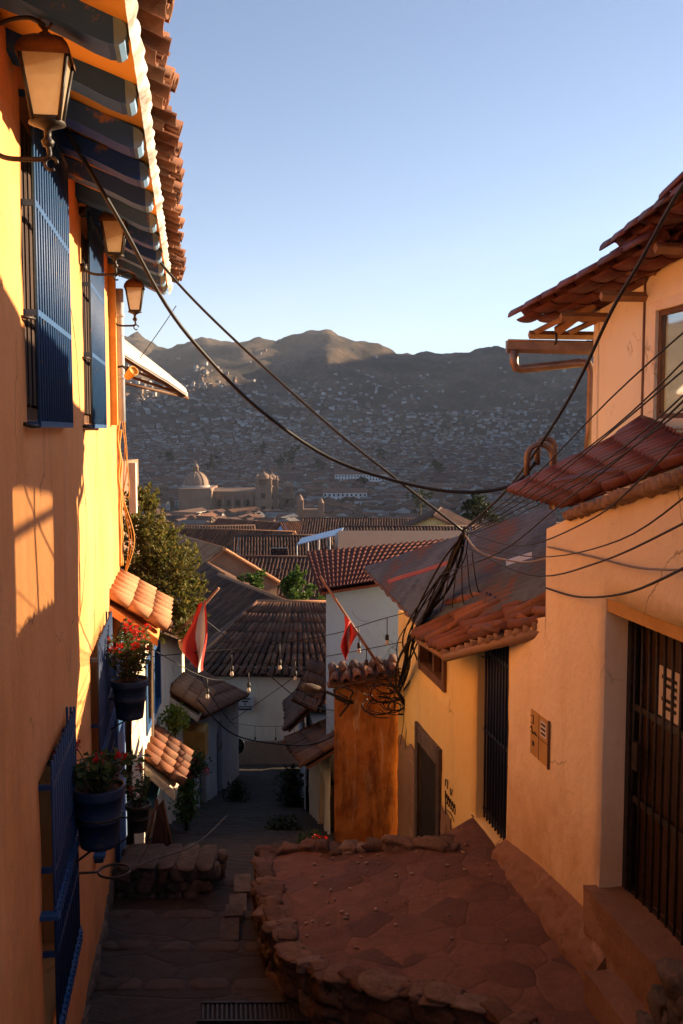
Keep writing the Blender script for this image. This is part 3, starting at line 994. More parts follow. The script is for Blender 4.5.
build('cable_conduit', cd, m_ywood, LH)

# tile-covered porch over the side door
def porch(name, parent, L, Y0, Y1, n1, z0, z1, nch, mt, wall_mat, rows=3, dz=.0, thick=.09):
    """z0 height at the wall, z1 at the outer edge; dz extra fall along Y"""
    mb = MB()
    A = L.pt(Y0, n1, z1); B = L.pt(Y1, n1, z1 - dz); C = L.pt(Y1, -.05, z0 - dz); D = L.pt(Y0, -.05, z0)
    tiles(mb, A, B, C, D, nch, rows, rf=.38, seg=7, thick=.014, jit=.03, sheet=False)
    o = build(name, mb, mt, parent)
    s = MB()
    up = V((0, 0, -.045))
    s.prism([A + up * 1.2 - L.n * .06, B + up * 1.2 - L.n * .06, C + up, D + up], V((0, 0, -thick)))
    build('porch_slab', s, wall_mat, o)
    return o
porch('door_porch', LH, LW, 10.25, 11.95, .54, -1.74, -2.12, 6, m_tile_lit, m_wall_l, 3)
d = MB(); lbox(d, LW, 10.35, 11.2, .005, .05, -4.75, -2.35); build('door', d, m_blue, LH)
d = MB()
lbox(d, LW, 11.32, 11.78, .004, .03, -4.9, -2.3); build('door_surround', d, m_wall_w, LH)

# ------------------------------------------------------------------ lanterns
def lantern(Y, first=None):
    label, zb = {4.25: ('nearest black wall lantern with frosted panes on the ochre house', 1.275), 8.05: ('second wall lantern along the ochre house, hanging between the two blue window grilles', 1.38), 10.95: ('smallest and farthest wall lantern at the end of the ochre house', 1.275)}[Y]
    loc = LW.pt(Y, .27, zb)
    if first:
        return dup(first, loc, 0, label)
    t = thing('wall_lantern', loc, label, 'lantern', 'lanterns along the ochre wall')
    c = loc
    z0, z1, r0, r1 = .0, .27, .075, .135
    rot = math.atan2(LW.u.x, LW.u.y) * -1
    def cor(r, z, k):
        a = rot + PI / 4 + k * PI / 2
        return c + V((r * math.cos(a), r * math.sin(a), z))
    g = MB()
    for k in range(4):
        g.poly([cor(r0 * .96, z0 + .02, k), cor(r0 * .96, z0 + .02, k + 1), cor(r1 * .97, z1, k + 1), cor(r1 * .97, z1, k)])
    build('lantern_glass', g, m_lampglass, t)
    f = MB()
    for k in range(4):
        f.tube([cor(r0, z0, k), cor(r1, z1, k)], .009, 5)
        f.tube([cor(r0, z0 + .01, k), cor(r0, z0 + .01, k + 1)], .009, 5)
        f.tube([cor(r1, z1, k), cor(r1, z1, k + 1)], .009, 5)
    f.lathe([(.0, -.10), (.02, -.095), (.028, -.075), (.014, -.06), (.016, -.03), (.05, -.014), (.078, -.004), (.07, .008), (0, .008)], c, 14)
    fr = build('lantern_frame', f, m_iron, t)
    h = MB()                                   # arched cap
    n = h.verts([cor(.172, z1 - .045, 0), cor(.172, z1 - .045, 1), cor(.172, z1 - .045, 2), cor(.172, z1 - .045, 3)])
    def cap(u, v):
        a = rot + (u * 2 * PI)
        sq = 1 / max(abs(math.cos(a - rot)), abs(math.sin(a - rot)))
        rr = [.0, .042, .078, .098, .107, .108][int(round(v * 5))]
        zz = [.085, .075, .052, .022, -.002, -.022][int(round(v * 5))]
        return c + V((rr * sq * math.cos(a), rr * sq * math.sin(a), z1 + zz))
    h.v = []; h.f = []; h.m = []; h.sm = []
    h.grid(cap, 32, 5)
    h.lathe([(.02, .07), (.03, .085), (.012, .10), (.012, .115)], c + V((0, 0, z1)), 10)
    h.tube([c + V((.026 * math.cos(q * PI / 6), 0, z1 + .135 + .026 * math.sin(q * PI / 6))) for q in range(13)], .006, 6)
    build('lantern_cap', h, m_copper, t)
    b = MB()                                   # scrolled arm below, stay above
    wn_ = -LW.n
    arm = [c + wn_ * .25 + V((0, 0, -.10)), c + wn_ * .18 + V((0, 0, -.145)), c + wn_ * .08 + V((0, 0, -.15)), c + V((0, 0, -.14)), c + V((0, 0, -.09))]
    b.tube(smooth_path(arm, 5), .011, 7)
    b.tube([c + LW.n * .012 + V((.026 * math.cos(q * PI / 6), 0, -.165 + .026 * math.sin(q * PI / 6))) for q in range(11)], .007, 6)
    b.lathe([(.03, -.03), (.03, .03)], c + wn_ * .245 + V((0, 0, -.1)), 10, caps=True)
    build('lantern_bracket', b, m_iron, t)
    b = MB()
    up = [c + wn_ * .25 + V((0, 0, .34)), c + wn_ * .16 + V((0, 0, .40)), c + wn_ * .06 + V((0, 0, .42)), c + V((0, 0, .39))]
    b.tube(smooth_path(up, 5), .009, 6)
    b.lathe([(.03, -.03), (.03, .03)], c + wn_ * .245 + V((0, 0, .34)), 10, caps=True)
    build('lantern_stay', b, m_iron, t)
    return t
l1 = lantern(4.25)
for y in (8.05, 10.95): lantern(y, l1)

# flood light and corrugated awning sheet at the far corner
fl = thing('flood_light', LW.pt(11.15, .12, .62), 'small brass coloured flood light on the house corner board', 'light')
b = MB(); b.lathe([(.0, -.07), (.04, -.07), (.055, .03), (.06, .07), (.05, .07), (.05, .05), (0, .05)], (0, 0, 0), 14)
M4 = Matrix.Translation(LW.pt(11.15, .2, .62)) @ Euler((R(60), 0, R(50))).to_matrix().to_4x4()
b.v = [M4 @ p for p in b.v]; build('lamp_head', b, m_ywood, fl)
b = MB(); b.tube([LW.pt(11.1, .02, .68), LW.pt(11.12, .12, .7), LW.pt(11.15, .19, .64)], .014, 6); build('lamp_bracket', b, m_iron, fl)

aw = MB()
pA, pB = at(119, 352, 12.3), at(188, 391, 13.6)
pC, pD = at(186, 386, 15.0), at(122, 338, 15.0)
def awf(u, v):
    p = pA.lerp(pB, u).lerp(pD.lerp(pC, u), v)
    return p + V((0, 0, .012 * math.sin(v * 60) - .05 * u * u + .008 * noise.noise(V((u * 5, v * 3, 0)))))
aw.grid(awf, 20, 60)
n0 = len(aw.v)
aw.grid(lambda u, v: awf(u, v) - V((0, 0, .025)), 20, 60)
t = thing('sheet_awning', at(124, 380, 12.6), 'pale weathered corrugated awning sheet sloping out behind the house corner', 'awning')
build('roof_sheet', aw, m_white_sheet, t)
for v in (.06, .5, .94):
    b = MB()
    b.tube([awf(.02, v) - V((.1, 0, .35)), awf(.97, v) - V((0, 0, .05))], .02, 5)
    b.tube([awf(0, v) - V((0, 0, .05)), awf(1, v) - V((0, 0, .05))], .022, 5)
    build('support_bar', b, m_brown, t)
b = MB(); b.box(at(124, 480, 13.4) + V((-.85, .6, -1.42)), (1.4, 2.2, 3.3)); build('wall', b, m_adobe, t)
b = MB(); b.box(at(133, 488, 12.9), (.09, .09, .65)); build('post', b, m_white_sheet, t)

# ------------------------------------------------------------------ flower pots
def stems_and_leaves(c, rg, n, spread, h, leafL, flowers, fpar, lean=(0, 0), leafmat=None, petal=None, droop=0):
    st = MB(); lf = MB(); fl = MB()
    for k in range(n):
        a = rg.uniform(0, 2 * PI); q = spread * rg.uniform(.2, 1)
        top = c + V((q * math.cos(a) + lean[0], q * math.sin(a) + lean[1], h * rg.uniform(.45, 1)))
        root = c + V((q * .3 * math.cos(a), q * .3 * math.sin(a), -.01))
        mid = root.lerp(top, .5) + V((rg.uniform(-.04, .04), rg.uniform(-.04, .04), .03))
        path = smooth_path([root, mid, top], 4)
        st.tube(path, [.006 * (1 - .5 * i / len(path)) for i in range(len(path))], 5)
        for p in path[2:]:
            for _ in range(3):
                d = V((rg.gauss(0, 1), rg.gauss(0, 1), rg.uniform(-.3 - droop, .6)))
                pt = p + d.normalized() * .02
                lf.leaf(pt, d, (rg.gauss(0, .5), rg.gauss(0, .5), 1), leafL * rg.uniform(.7, 1.3), leafL * rg.uniform(.7, 1.1), .2)
        if k < flowers:
            for _ in range(22):
                d = V((rg.gauss(0, 1), rg.gauss(0, 1), rg.gauss(.3, .8))).normalized()
                fl.leaf(top + d * rg.uniform(.005, .03), d, (rg.gauss(0, 1), rg.gauss(0, 1), rg.gauss(0, 1)), .03, .026, .3)
    build('stem', st, m_lcolor, fpar)
    build('foliage', lf, leafmat or m_leaf_ger, fpar)
    if flowers: build('blossom', fl, petal or m_petal, fpar)

def pot_prof(r, h, wall=.012):
    return [(0, 0), (r * .70, 0), (r * .73, h * .08), (r * .80, h * .42), (r * .83, h * .42), (r * .84, h * .47), (r * .82, h * .48), (r * .90, h * .82), (r * .99, h * .83), (r, h * .86), (r * 1.0, h * .97), (r * .99, h), (r * .93, h), (r * .92, h * .88)]

def flower_pot(Y, out, z, r, h, label, flowers, n, hh, seed, mat=None, bracket_out=.16):
    rg = random.Random(seed)
    c = LW.pt(Y, out, z)
    t = thing('flower_pot', c, label, 'flower pot', 'pots hung on the ochre wall')
    b = MB(); b.lathe(pot_prof(r, h), c, 32); build('pot', b, mat or m_pot, t)
    s = MB()
    s.grid(lambda u, v: c + V((r * .92 * v * math.cos(u * 2 * PI), r * .92 * v * math.sin(u * 2 * PI), h * .93 + .012 * noise.noise(V((u * 9, v * 7, seed))))), 28, 7)
    build('soil', s, m_soil, t)
    k = MB()
    k.tube([c + V((r * .86 * math.cos(q * PI / 12), r * .86 * math.sin(q * PI / 12), h * .5)) for q in range(25)], .008, 6)
    k.tube(smooth_path([LW.pt(Y, 0.02, z + h * .5), LW.pt(Y, bracket_out * .5, z + h * .5), c + V((0, 0, h * .5)) - LW.n * r * .86], 3), .009, 6)
    build('pot_ring', k, m_iron, t)
    k = MB(); k.tube([LW.pt(Y, .02, z - .15), c + V((0, 0, .0))], .008, 6)
    build('pot_stay', k, m_iron, t)
    stems_and_leaves(c + V((0, 0, h * .93)), rg, n, r * 1.75, hh, .055, flowers, t)
    return t
flower_pot(6.3, .225, -2.70, .172, .40, 'large blue plastic flower pot with low geraniums at the nearer lower grille', 5, 20, .26, 4)
flower_pot(8.95, .27, -2.63, .17, .36, 'blue flower pot overflowing with tall red geraniums under the tiled porch', 17, 26, .52, 9)
flower_pot(10.3, .25, -4.25, .135, .29, 'small dark flower pot with thin straggly stems, hung lowest by the side door', 2, 8, .42, 13, m_pot_d)

# empty iron ring that stands out below the big pot, with a stray cable
t = MB()
c = LW.pt(7.0, .26, -3.2)
t.tube([c + V((.115 * math.cos(q * PI / 14), .115 * math.sin(q * PI / 14), 0)) for q in range(29)], .009, 6)
t.tube([LW.pt(7.0, 0, -3.2), LW.pt(7.0, .15, -3.2)], .009, 6)
t.tube(smooth_path([c + LW.n * .11, c + V((.22, .3, -.05)), c + V((.45, 1.0, -.22)), c + V((.55, 2.3, -.5))], 5), .006, 5)
tag(build('pot_hanger', t, m_iron, base=c), 'empty iron pot hanger ring on the ochre wall under the big blue pot', 'pot hanger')

# A-frame easel sign beside the low wall
t = thing('easel_sign', at(152, 868, 10.6), 'leaning wooden A-frame board beside the low stone wall and white doorway', 'sign')
b = MB()
p0, p1, p2, p3 = at(141, 868, 10.45), at(157, 800, 10.55), at(176, 868, 10.6), at(163, 800, 10.65)
for a, c in ((p0, p1), (p2, p3), (at(160, 868, 11.0), p1)):
    b.tube([a, c], .014, 5)
build('easel_frame', b, m_brown, t)
b = MB(); q = [p1.lerp(p0, .1) + V((.02, .0, 0)), p3 + V((0, 0, 0)), p3.lerp(p2, .85), p1.lerp(p0, .85) + V((.06, 0, 0))]
b.prism(q, (0, .02, 0)); build('sign_board', b, m_dwood, t)

# ------------------------------------------------------------------ bush over the wall
def bush(name, label, cat, centers, nleaf, leafL, mat, trunk, seed, base, aspect=.45, upb=.3):
    rg = random.Random(seed)
    t = thing(name, base, label, cat)
    tr = MB()
    for path, r in trunk:
        sp = smooth_path(path, 4)
        tr.tube(sp, [r * (1 - .6 * i / len(sp)) for i in range(len(sp))], 7)
    build('trunk', tr, m_lcolor, t)
    lf = MB(); tw = MB()
    tot = sum(r ** 2 for _, r in centers)
    for c, r in centers:
        c = V(c)
        for k in range(int(nleaf * r ** 2 / tot / 14)):
            d = V((rg.gauss(0, 1), rg.gauss(0, 1), rg.gauss(0, 1))).normalized()
            rr = r * rg.uniform(.35, 1.12) * (1 + .25 * noise.noise(c + d * 2.5))
            tip = c + d * rr
            root = c + d * rr * .62 - V((0, 0, .05))
            tw.tube([root, tip], [.004, .002], 3, caps=False)
            ax = (tip - root).normalized()
            for q in range(14):
                p = root.lerp(tip, rg.uniform(.2, 1.05))
                dd = ax * .7 + V((rg.gauss(0, .7), rg.gauss(0, .7), rg.gauss(upb, .5)))
                lf.leaf(p, dd, (rg.gauss(0, .6), rg.gauss(0, .6), 1), leafL * rg.uniform(.6, 1.3), leafL * aspect * rg.uniform(.8, 1.2), .12)
    build('twig', tw, m_lcolor, t)
    build('crown', lf, mat, t)
    return t
bc = [(at(140, 520, 13.6), .36), (at(150, 548, 13.5), .48), (at(165, 575, 13.5), .52), (at(178, 600, 13.6), .40), (at(145, 505, 13.8), .26), (at(186, 560, 13.9), .24), (at(192, 585, 13.9), .20), (at(136, 575, 13.7), .36), (at(168, 540, 14.0), .28), (at(160, 615, 13.6), .32), (at(184, 618, 13.5), .22), (at(133, 497, 13.7), .16), (at(194, 606, 13.7), .13)]
bb = at(150, 760, 13.9)
bush('garden_tree', 'dense olive green tree rising behind the tiled porch and ochre corner', 'tree', bc, 19000, .062, m_leaf_bush,
     [([bb, at(150, 660, 13.8), at(155, 600, 13.6)], .07), ([at(152, 640, 13.8), at(172, 590, 13.7)], .04), ([at(150, 640, 13.8), at(142, 540, 13.7)], .04)], 31, bb)

# ------------------------------------------------------------------ cream house beyond the porch
L2 = line2((-2.56, 11.95), (-3.06, 19.2), 1)
T = thing('cream_house', L2.pt(15.5, -1.5, -6.3), 'sunlit cream house with small blue window and tiled door porch beyond the ochre house', 'house')
top2 = lambda Y: interp([(11.9, -2.3), (13, -2.55), (19.2, -4.1)], Y)
w = MB()
wz = (14.1, 15.9, -3.98, -2.95)
wall_sheet(w, L2, 11.95, 19.2, -8.2, -2.3, [(13.3, 15.0, -4.15, -3.1), (13.1, 14.0, -6.3, -5.05)], top=top2, depth=.18, amp=.012)
lbox(w, L2, 11.95, 19.2, -3.2, -.2, -8.2, -2.45, None, -4.15)
build('wall', w, m_wall_c, T)
b = MB()
wz = (13.3, 15.0, -4.15, -3.1)
for a, c in ((13.3, 13.4), (14.1, 14.2), (14.9, 15.0)): lbox(b, L2, a, c, -.12, .02, wz[2], wz[3])
lbox(b, L2, 13.4, 14.1, -.12, .015, wz[3] - .1, wz[3]); lbox(b, L2, 14.2, 14.9, -.12, .015, wz[3] - .1, wz[3])
lbox(b, L2, 13.4, 14.1, -.12, .015, wz[2], wz[2] + .1); lbox(b, L2, 14.2, 14.9, -.12, .015, wz[2], wz[2] + .1)
wf = build('window', b, m_blue, T)
b = MB(); lbox(b, L2, 13.35, 14.95, -.15, -.13, wz[2], wz[3]); build('pane', b, m_dglass, wf)
b = MB(); lbox(b, L2, 13.1, 14.0, -.15, -.1, -6.3, -5.05); build('door', b, m_brown, T)
b = MB(); lbox(b, L2, 13.0, 14.1, -.02, .12, -5.05, -4.95); build('lintel', b, m_teal, T)
porch('door_porch', T, L2, 13.0, 14.4, .46, -4.36, -4.78, 5, m_tile, m_wall_c, 3, dz=.0, thick=.12)
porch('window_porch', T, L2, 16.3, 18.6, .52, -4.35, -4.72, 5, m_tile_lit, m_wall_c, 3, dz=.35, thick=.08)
rf = MB()
tiles(rf, L2.pt(11.95, .32, -2.35), L2.pt(19.3, .3, -4.2), L2.pt(19.3, -3, -2.9), L2.pt(11.95, -3, -1.2), 26, 8, rf=.38, seg=5)
build('roof', rf, m_tile_old, T)
# plants at the little porches
def plant(name, label, cat, c, r, n, L, mat, seed, flowers=0, squash=(1, 1, 1), petal=None):
    rg = random.Random(seed); c = V(c)
    t = thing(name, c - V((0, 0, r * squash[2])), label, cat)
    lf = MB(); fl = MB(); st = MB()
    for k in range(n):
        d = V((rg.gauss(0, 1) * squash[0], rg.gauss(0, 1) * squash[1], rg.gauss(0, 1) * squash[2]))
        d = d / max(.6, d.length) * r * rg.uniform(.35, 1.05) if d.length > .4 else d * r
        d = V((d.x, d.y, d.z * 1.0))
        dd = V((rg.gauss(0, 1), rg.gauss(0, 1), rg.gauss(.4, .8)))
        lf.leaf(c + d, dd, (rg.gauss(0, .5), rg.gauss(0, .5), 1), L * rg.uniform(.6, 1.3), L * .55, .15)
        if k % 22 == 0: st.tube([c - V((0, 0, r * squash[2])), c + d * .5, c + d], [.006, .004, .002], 3, caps=False)
        if k < flowers:
            for _ in range(18):
                q = V((rg.gauss(0, 1), rg.gauss(0, 1), rg.gauss(0, 1))).normalized()
                fl.leaf(c + d * 1.1 + q * .025, q, (rg.random(), rg.random(), rg.random()), .04, .035, .3)
    build('stem', st, m_lcolor, t)
    build('foliage', lf, mat, t)
    if flowers: build('blossom', fl, petal or m_petal_p, t)
    return t
plant('potted_shrub', 'bright yellow-green shrub between the two small tiled porches', 'plant', at(175, 720, 14.7), .23, 900, .055, m_leaf_lime, 5, 0, (1, 1, 1.1))
plant('climbing_plant', 'trailing climber with pink flowers down the shaded white wall', 'plant', at(186, 800, 15.0), .30, 1500, .07, m_leaf_gr, 6, 0, (.55, .7, 2.6))
plant('flowering_shrub', 'pink flowering shrub at the edge of the lower tiled porch', 'plant', at(196, 765, 15.2), .22, 500, .06, m_leaf_ger, 8, 9)
plant('potted_plant', 'red flowered plant at the foot of the lane, by the rust wall', 'plant', at(311, 847, 12.9), .20, 500, .07, m_leaf_ger, 15, 7, (1, 1, .9), m_petal)
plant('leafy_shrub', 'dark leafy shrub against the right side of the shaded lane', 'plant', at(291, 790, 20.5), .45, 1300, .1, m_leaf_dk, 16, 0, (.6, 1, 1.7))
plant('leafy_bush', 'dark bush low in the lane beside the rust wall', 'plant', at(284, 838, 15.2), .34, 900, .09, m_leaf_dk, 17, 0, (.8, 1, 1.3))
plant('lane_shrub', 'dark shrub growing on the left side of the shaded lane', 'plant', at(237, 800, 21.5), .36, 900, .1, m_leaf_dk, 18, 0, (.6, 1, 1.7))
plant('window_plant', 'hanging plant in a clay bowl under the tree, beside the red and white flag', 'plant', at(184, 630, 12.95), .13, 350, .07, m_leaf_bush, 19, 0)

# ------------------------------------------------------------------ blue-white house lower down the left side
L3 = line2((-2.92, 19.3), (-3.10, 29.5), 1)
T = thing('blue_white_house', L3.pt(24, -1.5, -9.4), 'shaded blue and white house with brown tile roof on the left of the lane', 'house')
w = MB()
top3 = lambda Y: interp([(19.3, -5.45), (29.5, -7.9)], Y)
wall_sheet(w, L3, 19.3, 29.5, -11, -5.4, [(20.2, 21.2, -8.4, -6.4), (23.5, 24.6, -9.4, -7.3)], top=top3, depth=.2, amp=.014)
lbox(w, L3, 19.3, 29.5, -3.4, -.21, -11, -5.6, None, -8.0)
build('wall', w, m_wall_b, T)
for k, (a, c, z0, z1) in enumerate(((20.2, 21.2, -8.4, -6.4), (23.5, 24.6, -9.4, -7.3))):
    b = MB(); lbox(b, L3, a, c, -.18, -.1, z0, z1); build('door', b, m_dblue, T)
rf = MB()
tiles(rf, L3.pt(18.7, .25, -5.48), L3.pt(29.8, .25, -8.05), L3.pt(29.8, -3.1, -6.3), L3.pt(18.7, -3.1, -3.9), 56, 9, rf=.38, seg=5, jit=.04)
build('roof', rf, m_tile, T)
b = MB(); lbox(b, L3, 18.7, 19.25, -2.2, .3, -6.3, -5.75); build('eave_board', b, m_ywood, T)

# ------------------------------------------------------------------ flags
def flag(name, label, tip, root, corner_pts, bands, seed):
    t = thing(name, root, label, 'flag')
    b = MB(); b.tube([root, tip], [.022, .016], 7); build('flag_pole', b, m_wood_pole, t)
    cl = MB(); cl.smooth = True
    mats = [m_red_flag, m_white_flag]
    rows = corner_pts                        # list of (left, right) from the pole to the hem
    nu = 9
    for i in range(3):
        cl.cur = 0 if i != 1 else 1
        def fn(u, v, i=i):
            uu = bands[i] + (bands[i + 1] - bands[i]) * u
            s = v * (len(rows) - 1); k = min(int(s), len(rows) - 2); f = s - k
            a = rows[k][0].lerp(rows[k + 1][0], f); c = rows[k][1].lerp(rows[k + 1][1], f)
            p = a.lerp(c, uu)
            return p + V((.0, .10 * math.sin(uu * 10 + v * 3 + seed) * (.25 + v), 0)) + V((.02 * math.sin(v * 7 + uu * 5), 0, 0))
        cl.grid(fn, nu, 24)
    build('flag_cloth', cl, mats, t)
    return t
Yf = 12.7
flag('flag', 'red and white banded flag hanging from a clay red pole beside the tree', at(219, 588, Yf), at(176, 636, 12.9),
     [(at(198, 604, Yf), at(207, 600, Yf)), (at(191, 621, Yf), at(207, 618, Yf)), (at(183, 640, Yf), at(206, 640, Yf)), (at(183, 652, Yf), at(205, 658, Yf)), (at(194, 664, Yf), at(203, 672, Yf))], (0, .52, .9, 1), .4)
Yf = 13.0
flag('flag', 'furled red flag hanging on a slanting wooden pole before the white house', at(320, 576, Yf), at(391, 684, 13.1),
     [(at(344, 616, Yf), at(355, 628, Yf)), (at(343, 632, Yf), at(356, 634, Yf)), (at(342, 646, Yf), at(352, 644, Yf)), (at(345, 659, Yf), at(348, 656, Yf))], (0, .45, .6, 1), 2)
b = MB(); p = at(203, 640, 14.6)
b.lathe([(0, -.12), (.05, -.11), (.09, -.04), (.105, .04), (.10, .05)], at(186, 644, 12.95), 14)
tag(build('hanging_bowl', b, m_tile_lit), 'round clay bowl hanging under the tree near the flag', 'bowl')

# ------------------------------------------------------------------ generic gabled house
def gable_house(name, label, cat, c, gz, lx_, ly_, wh, rh, ang, wallm, roofm, nch, nrow=6, over=.35, windows=(), group=None, seg=4, hip=0.0, wall_tone=None, solid=False, roof2=None):
    """c plan centre, ridge along local x. windows: (side, u, z, w, h) side 0 = local -y face, 1 = +x end, 2 = -x end"""
    t = thing(name, (c[0], c[1], gz), label, cat, group)
    M = Matrix.Translation((c[0], c[1], gz)) @ Matrix.Rotation(ang, 4, 'Z')
    P = lambda x, y, z: M @ V((x, y, z))
    hx, hy = lx_ / 2, ly_ / 2
    nch = int(nch * (1.45 if seg <= 3 else 1.15))
    w = MB()
    w.box8([P(-hx, -hy, -3), P(hx, -hy, -3), P(hx, hy, -3), P(-hx, hy, -3), P(-hx, -hy, wh), P(hx, -hy, wh), P(hx, hy, wh), P(-hx, hy, wh)])
    if not hip:
        for s in (-1, 1):
            w.prism([P(s * hx, -hy, wh - .001), P(s * hx, hy, wh - .001), P(s * hx, 0, wh + rh)], (M.to_3x3() @ V((-s * .25, 0, 0))))
    build('wall', w, wallm, t)
    r = MB()
    k = rh / hy; o = over; hh = hip
    for s in (-1, 1):
        A = P(-s * -(hx + o) * 1, s * (hy + o), wh - o * k); B = P(-s * (hx + o), s * (hy + o), wh - o * k)
        C = P(-s * (hx + o - hh), 0, wh + rh); D = P(s * (hx + o - hh), 0, wh + rh)
        tiles(r, A, B, C, D, nch, nrow, rf=.38, seg=seg, solid=solid, pans=False, jit=.03, ragged=.08)
    if hip:
        for s in (-1, 1):
            A = P(s * (hx + o), -(hy + o) * s * -1, wh - o * k); B = P(s * (hx + o), -(hy + o) * s, wh - o * k)
            T_ = P(s * (hx + o - hh), 0, wh + rh)
            tiles(r, A, B, T_ + (B - A) * .02, T_ - (B - A) * .02, max(4, int(nch * ly_ / lx_)), nrow, rf=.38, seg=seg, solid=solid, pans=False, jit=.012)
    ro = build('roof', r, roofm, t)
    rd = MB()
    rd.tube([P(-(hx + o - hh), 0, wh + rh + .02), P(hx + o - hh, 0, wh + rh + .02)], .11, 8)
    if hip:
        for s in (-1, 1):
            for q in (-1, 1): rd.tube([P(s * (hx + o - hh), 0, wh + rh + .03), P(s * (hx + o), q * (hy + o), wh - o * k + .05)], .09, 7)
    build('ridge', rd, roof2 or roofm, ro)
    for (side, u, z, ww, h) in windows:
        f = MB(); pn = MB()
        if side == 0: a, b2, n = P(u - ww / 2, -hy - .02, z), M.to_3x3() @ V((ww, 0, 0)), M.to_3x3() @ V((0, .1, 0))
        elif side == 1: a, b2, n = P(hx + .02, u - ww / 2, z), M.to_3x3() @ V((0, ww, 0)), M.to_3x3() @ V((-.1, 0, 0))
        else: a, b2, n = P(-hx - .02, u - ww / 2, z), M.to_3x3() @ V((0, ww, 0)), M.to_3x3() @ V((.1, 0, 0))
        up = V((0, 0, h))
        pn.prism([a + n * .3, a + b2 + n * .3, a + b2 + up + n * .3, a + up + n * .3], n * .3)
        bt = .07
        u2 = b2.normalized() * bt; v2 = V((0, 0, bt))
        for q in ([a, a + u2, a + u2 + up, a + up], [a + b2 - u2, a + b2, a + b2 + up, a + b2 - u2 + up],
                  [a + u2, a + b2 - u2, a + b2 - u2 + v2, a + u2 + v2], [a + u2 + up - v2, a + b2 - u2 + up - v2, a + b2 - u2 + up, a + u2 + up]):
            f.prism(q, n)
        wo = build('window', f, m_brown, t)
        build('pane', pn, m_dglass, wo)
    return t

# end-of-lane white house with hipped roof
EH = gable_house('white_house', 'cream white house closing the lane, with hipped brown tile roof and small dark window', 'house', (-1.75, 36.6), -12.2, 6.4, 5.4, 4.05, 1.75, R(-3), m_wall_c, m_tile_old, 24, 7,
                 windows=[(0, 1.58, 2.25, .62, .78)], hip=2.2, seg=5, solid=True, roof2=m_tile_lit)
b = MB(); p = at(227, 735, 33.8)
b.box((-1.75, 33.72, -11.4), (5.9, .10, 1.4)); build('wall_base', b, m_adobe, EH)
s = thing('notice_sign', at(240, 712, 33.8), 'small pale notice sign with lines of writing on the cream end house', 'sign')
b = MB(); c = at(245, 704, 33.80); b.box(c, (.6, .02, .5)); build('sign_board', b, plain('grey_board', [(.38, .36, .36), (.45, .43, .43)], 5, .7, 0), s)
b = MB()
for k, (wd, hh) in enumerate(((.36, .05), (.22, .05), (.06, .05), (.46, .035), (.46, .06))):
    b.box(c + V((0, -.014, .18 - k * .09)), (wd, .008, hh))
build('sign_lettering', b, m_ink, s)
# bigger house behind and left
gable_house('brown_house', 'large house behind the end house with long dark brown tile roof running toward the right', 'house', (-3.9, 45.2), -13.6, 9.6, 8.6, 3.3, 3.0, R(-64), m_adobe, m_tile_old, 40, 10, seg=4, roof2=m_tile_lit)
# parked-by barrel / round mirror at the lane end
b = MB(); b.lathe([(0, -.02), (.24, -.02), (.26, 0), (.24, .02), (0, .015)], (0, 0, 0), 20)
M4 = Matrix.Translation(at(237, 746, 31.5)) @ Euler((R(80), 0, R(8))).to_matrix().to_4x4(); b.v = [M4 @ p for p in b.v]
mm = thing('round_mirror', at(237, 762, 31.5), 'small round traffic mirror at the bottom of the lane beside the cream end house', 'mirror')
build('mirror_face', b, m_dglass, mm)
b = MB(); b.tube([at(237, 746, 31.55), at(237, 772, 31.55)], .03, 6); build('post', b, m_iron, mm)
m_rafter = plain('rafter_wood', [(.26, .12, .045), (.38, .19, .075)], 5, .7, .3, 30)

m_earth = stucco('earthy_mortar', (.20, .105, .06), (.26, .14, .08), (.11, .055, .032), streak=.3, patch=(.30, .18, .11), bump=1.0)
def rough_box(mb, L, Y0, Y1, n0, n1, z0, z1, amp=.018, st=.05):
    """box along a wall line with worn, lumpy faces"""
    def d(p):
        q = V(p)
        return q + V((noise.noise(q * 3.1), noise.noise(q * 3.1 + V((9, 0, 0))), noise.noise(q * 3.1 + V((0, 9, 0))))) * amp + V((noise.noise(q * 9), 0, noise.noise(q * 9 + V((0, 0, 7))))) * amp * .5
    P = lambda a, b, c: d(L.pt(Y0 + (Y1 - Y0) * a, n0 + (n1 - n0) * b, z0 + (z1 - z0) * c))
    k = lambda x: max(2, int(abs(x) / st))
    ny, nn, nz = k(Y1 - Y0), k(n1 - n0), k(z1 - z0)
    for c in (0, 1):
        mb.grid(lambda u, v: P(u, v, c), ny, nn); mb.grid(lambda u, v: P(u, c, v), ny, nz); mb.grid(lambda u, v: P(c, u, v), nn, nz)

# ------------------------------------------------------------------ near house on the right
NH = thing('corner_house', RW.pt(6.5, -2, -3.9), 'tall orange plastered house on the right with red tiled roofs and barred brown door', 'house')
DOOR = (5.68, 6.95, -3.32, -1.18)
topR = lambda Y: interp([(2, .35), (5.7, -.26), (6.6, -.44), (7.6, -.66), (8.07, -.80)], Y)
w = MB()
wall_sheet(w, RW, 2.0, 8.07, -4.6, .4, [DOOR], top=topR, depth=.30, amp=.012, step=.16)
lbox(w, RW, 2.0, 8.065, -1.1, -.31, -4.6, .2, None, -.9)
w.poly([RW.pt(8.07, 0, -4.6), RW.pt(8.07, -1.4, -4.6), RW.pt(8.07, -1.4, -.5), RW.pt(8.07, 0, -.80)])
wall_sheet(w, RW, 8.07, 8.9, -4.6, -1.4, [], top=lambda Y: interp([(8.07, -1.52), (8.9, -1.75)], Y), amp=.012, step=.16)
lbox(w, RW, 8.08, 8.9, -1.4, -.1, -4.6, -1.9)
build('wall', w, m_wall_r, NH)
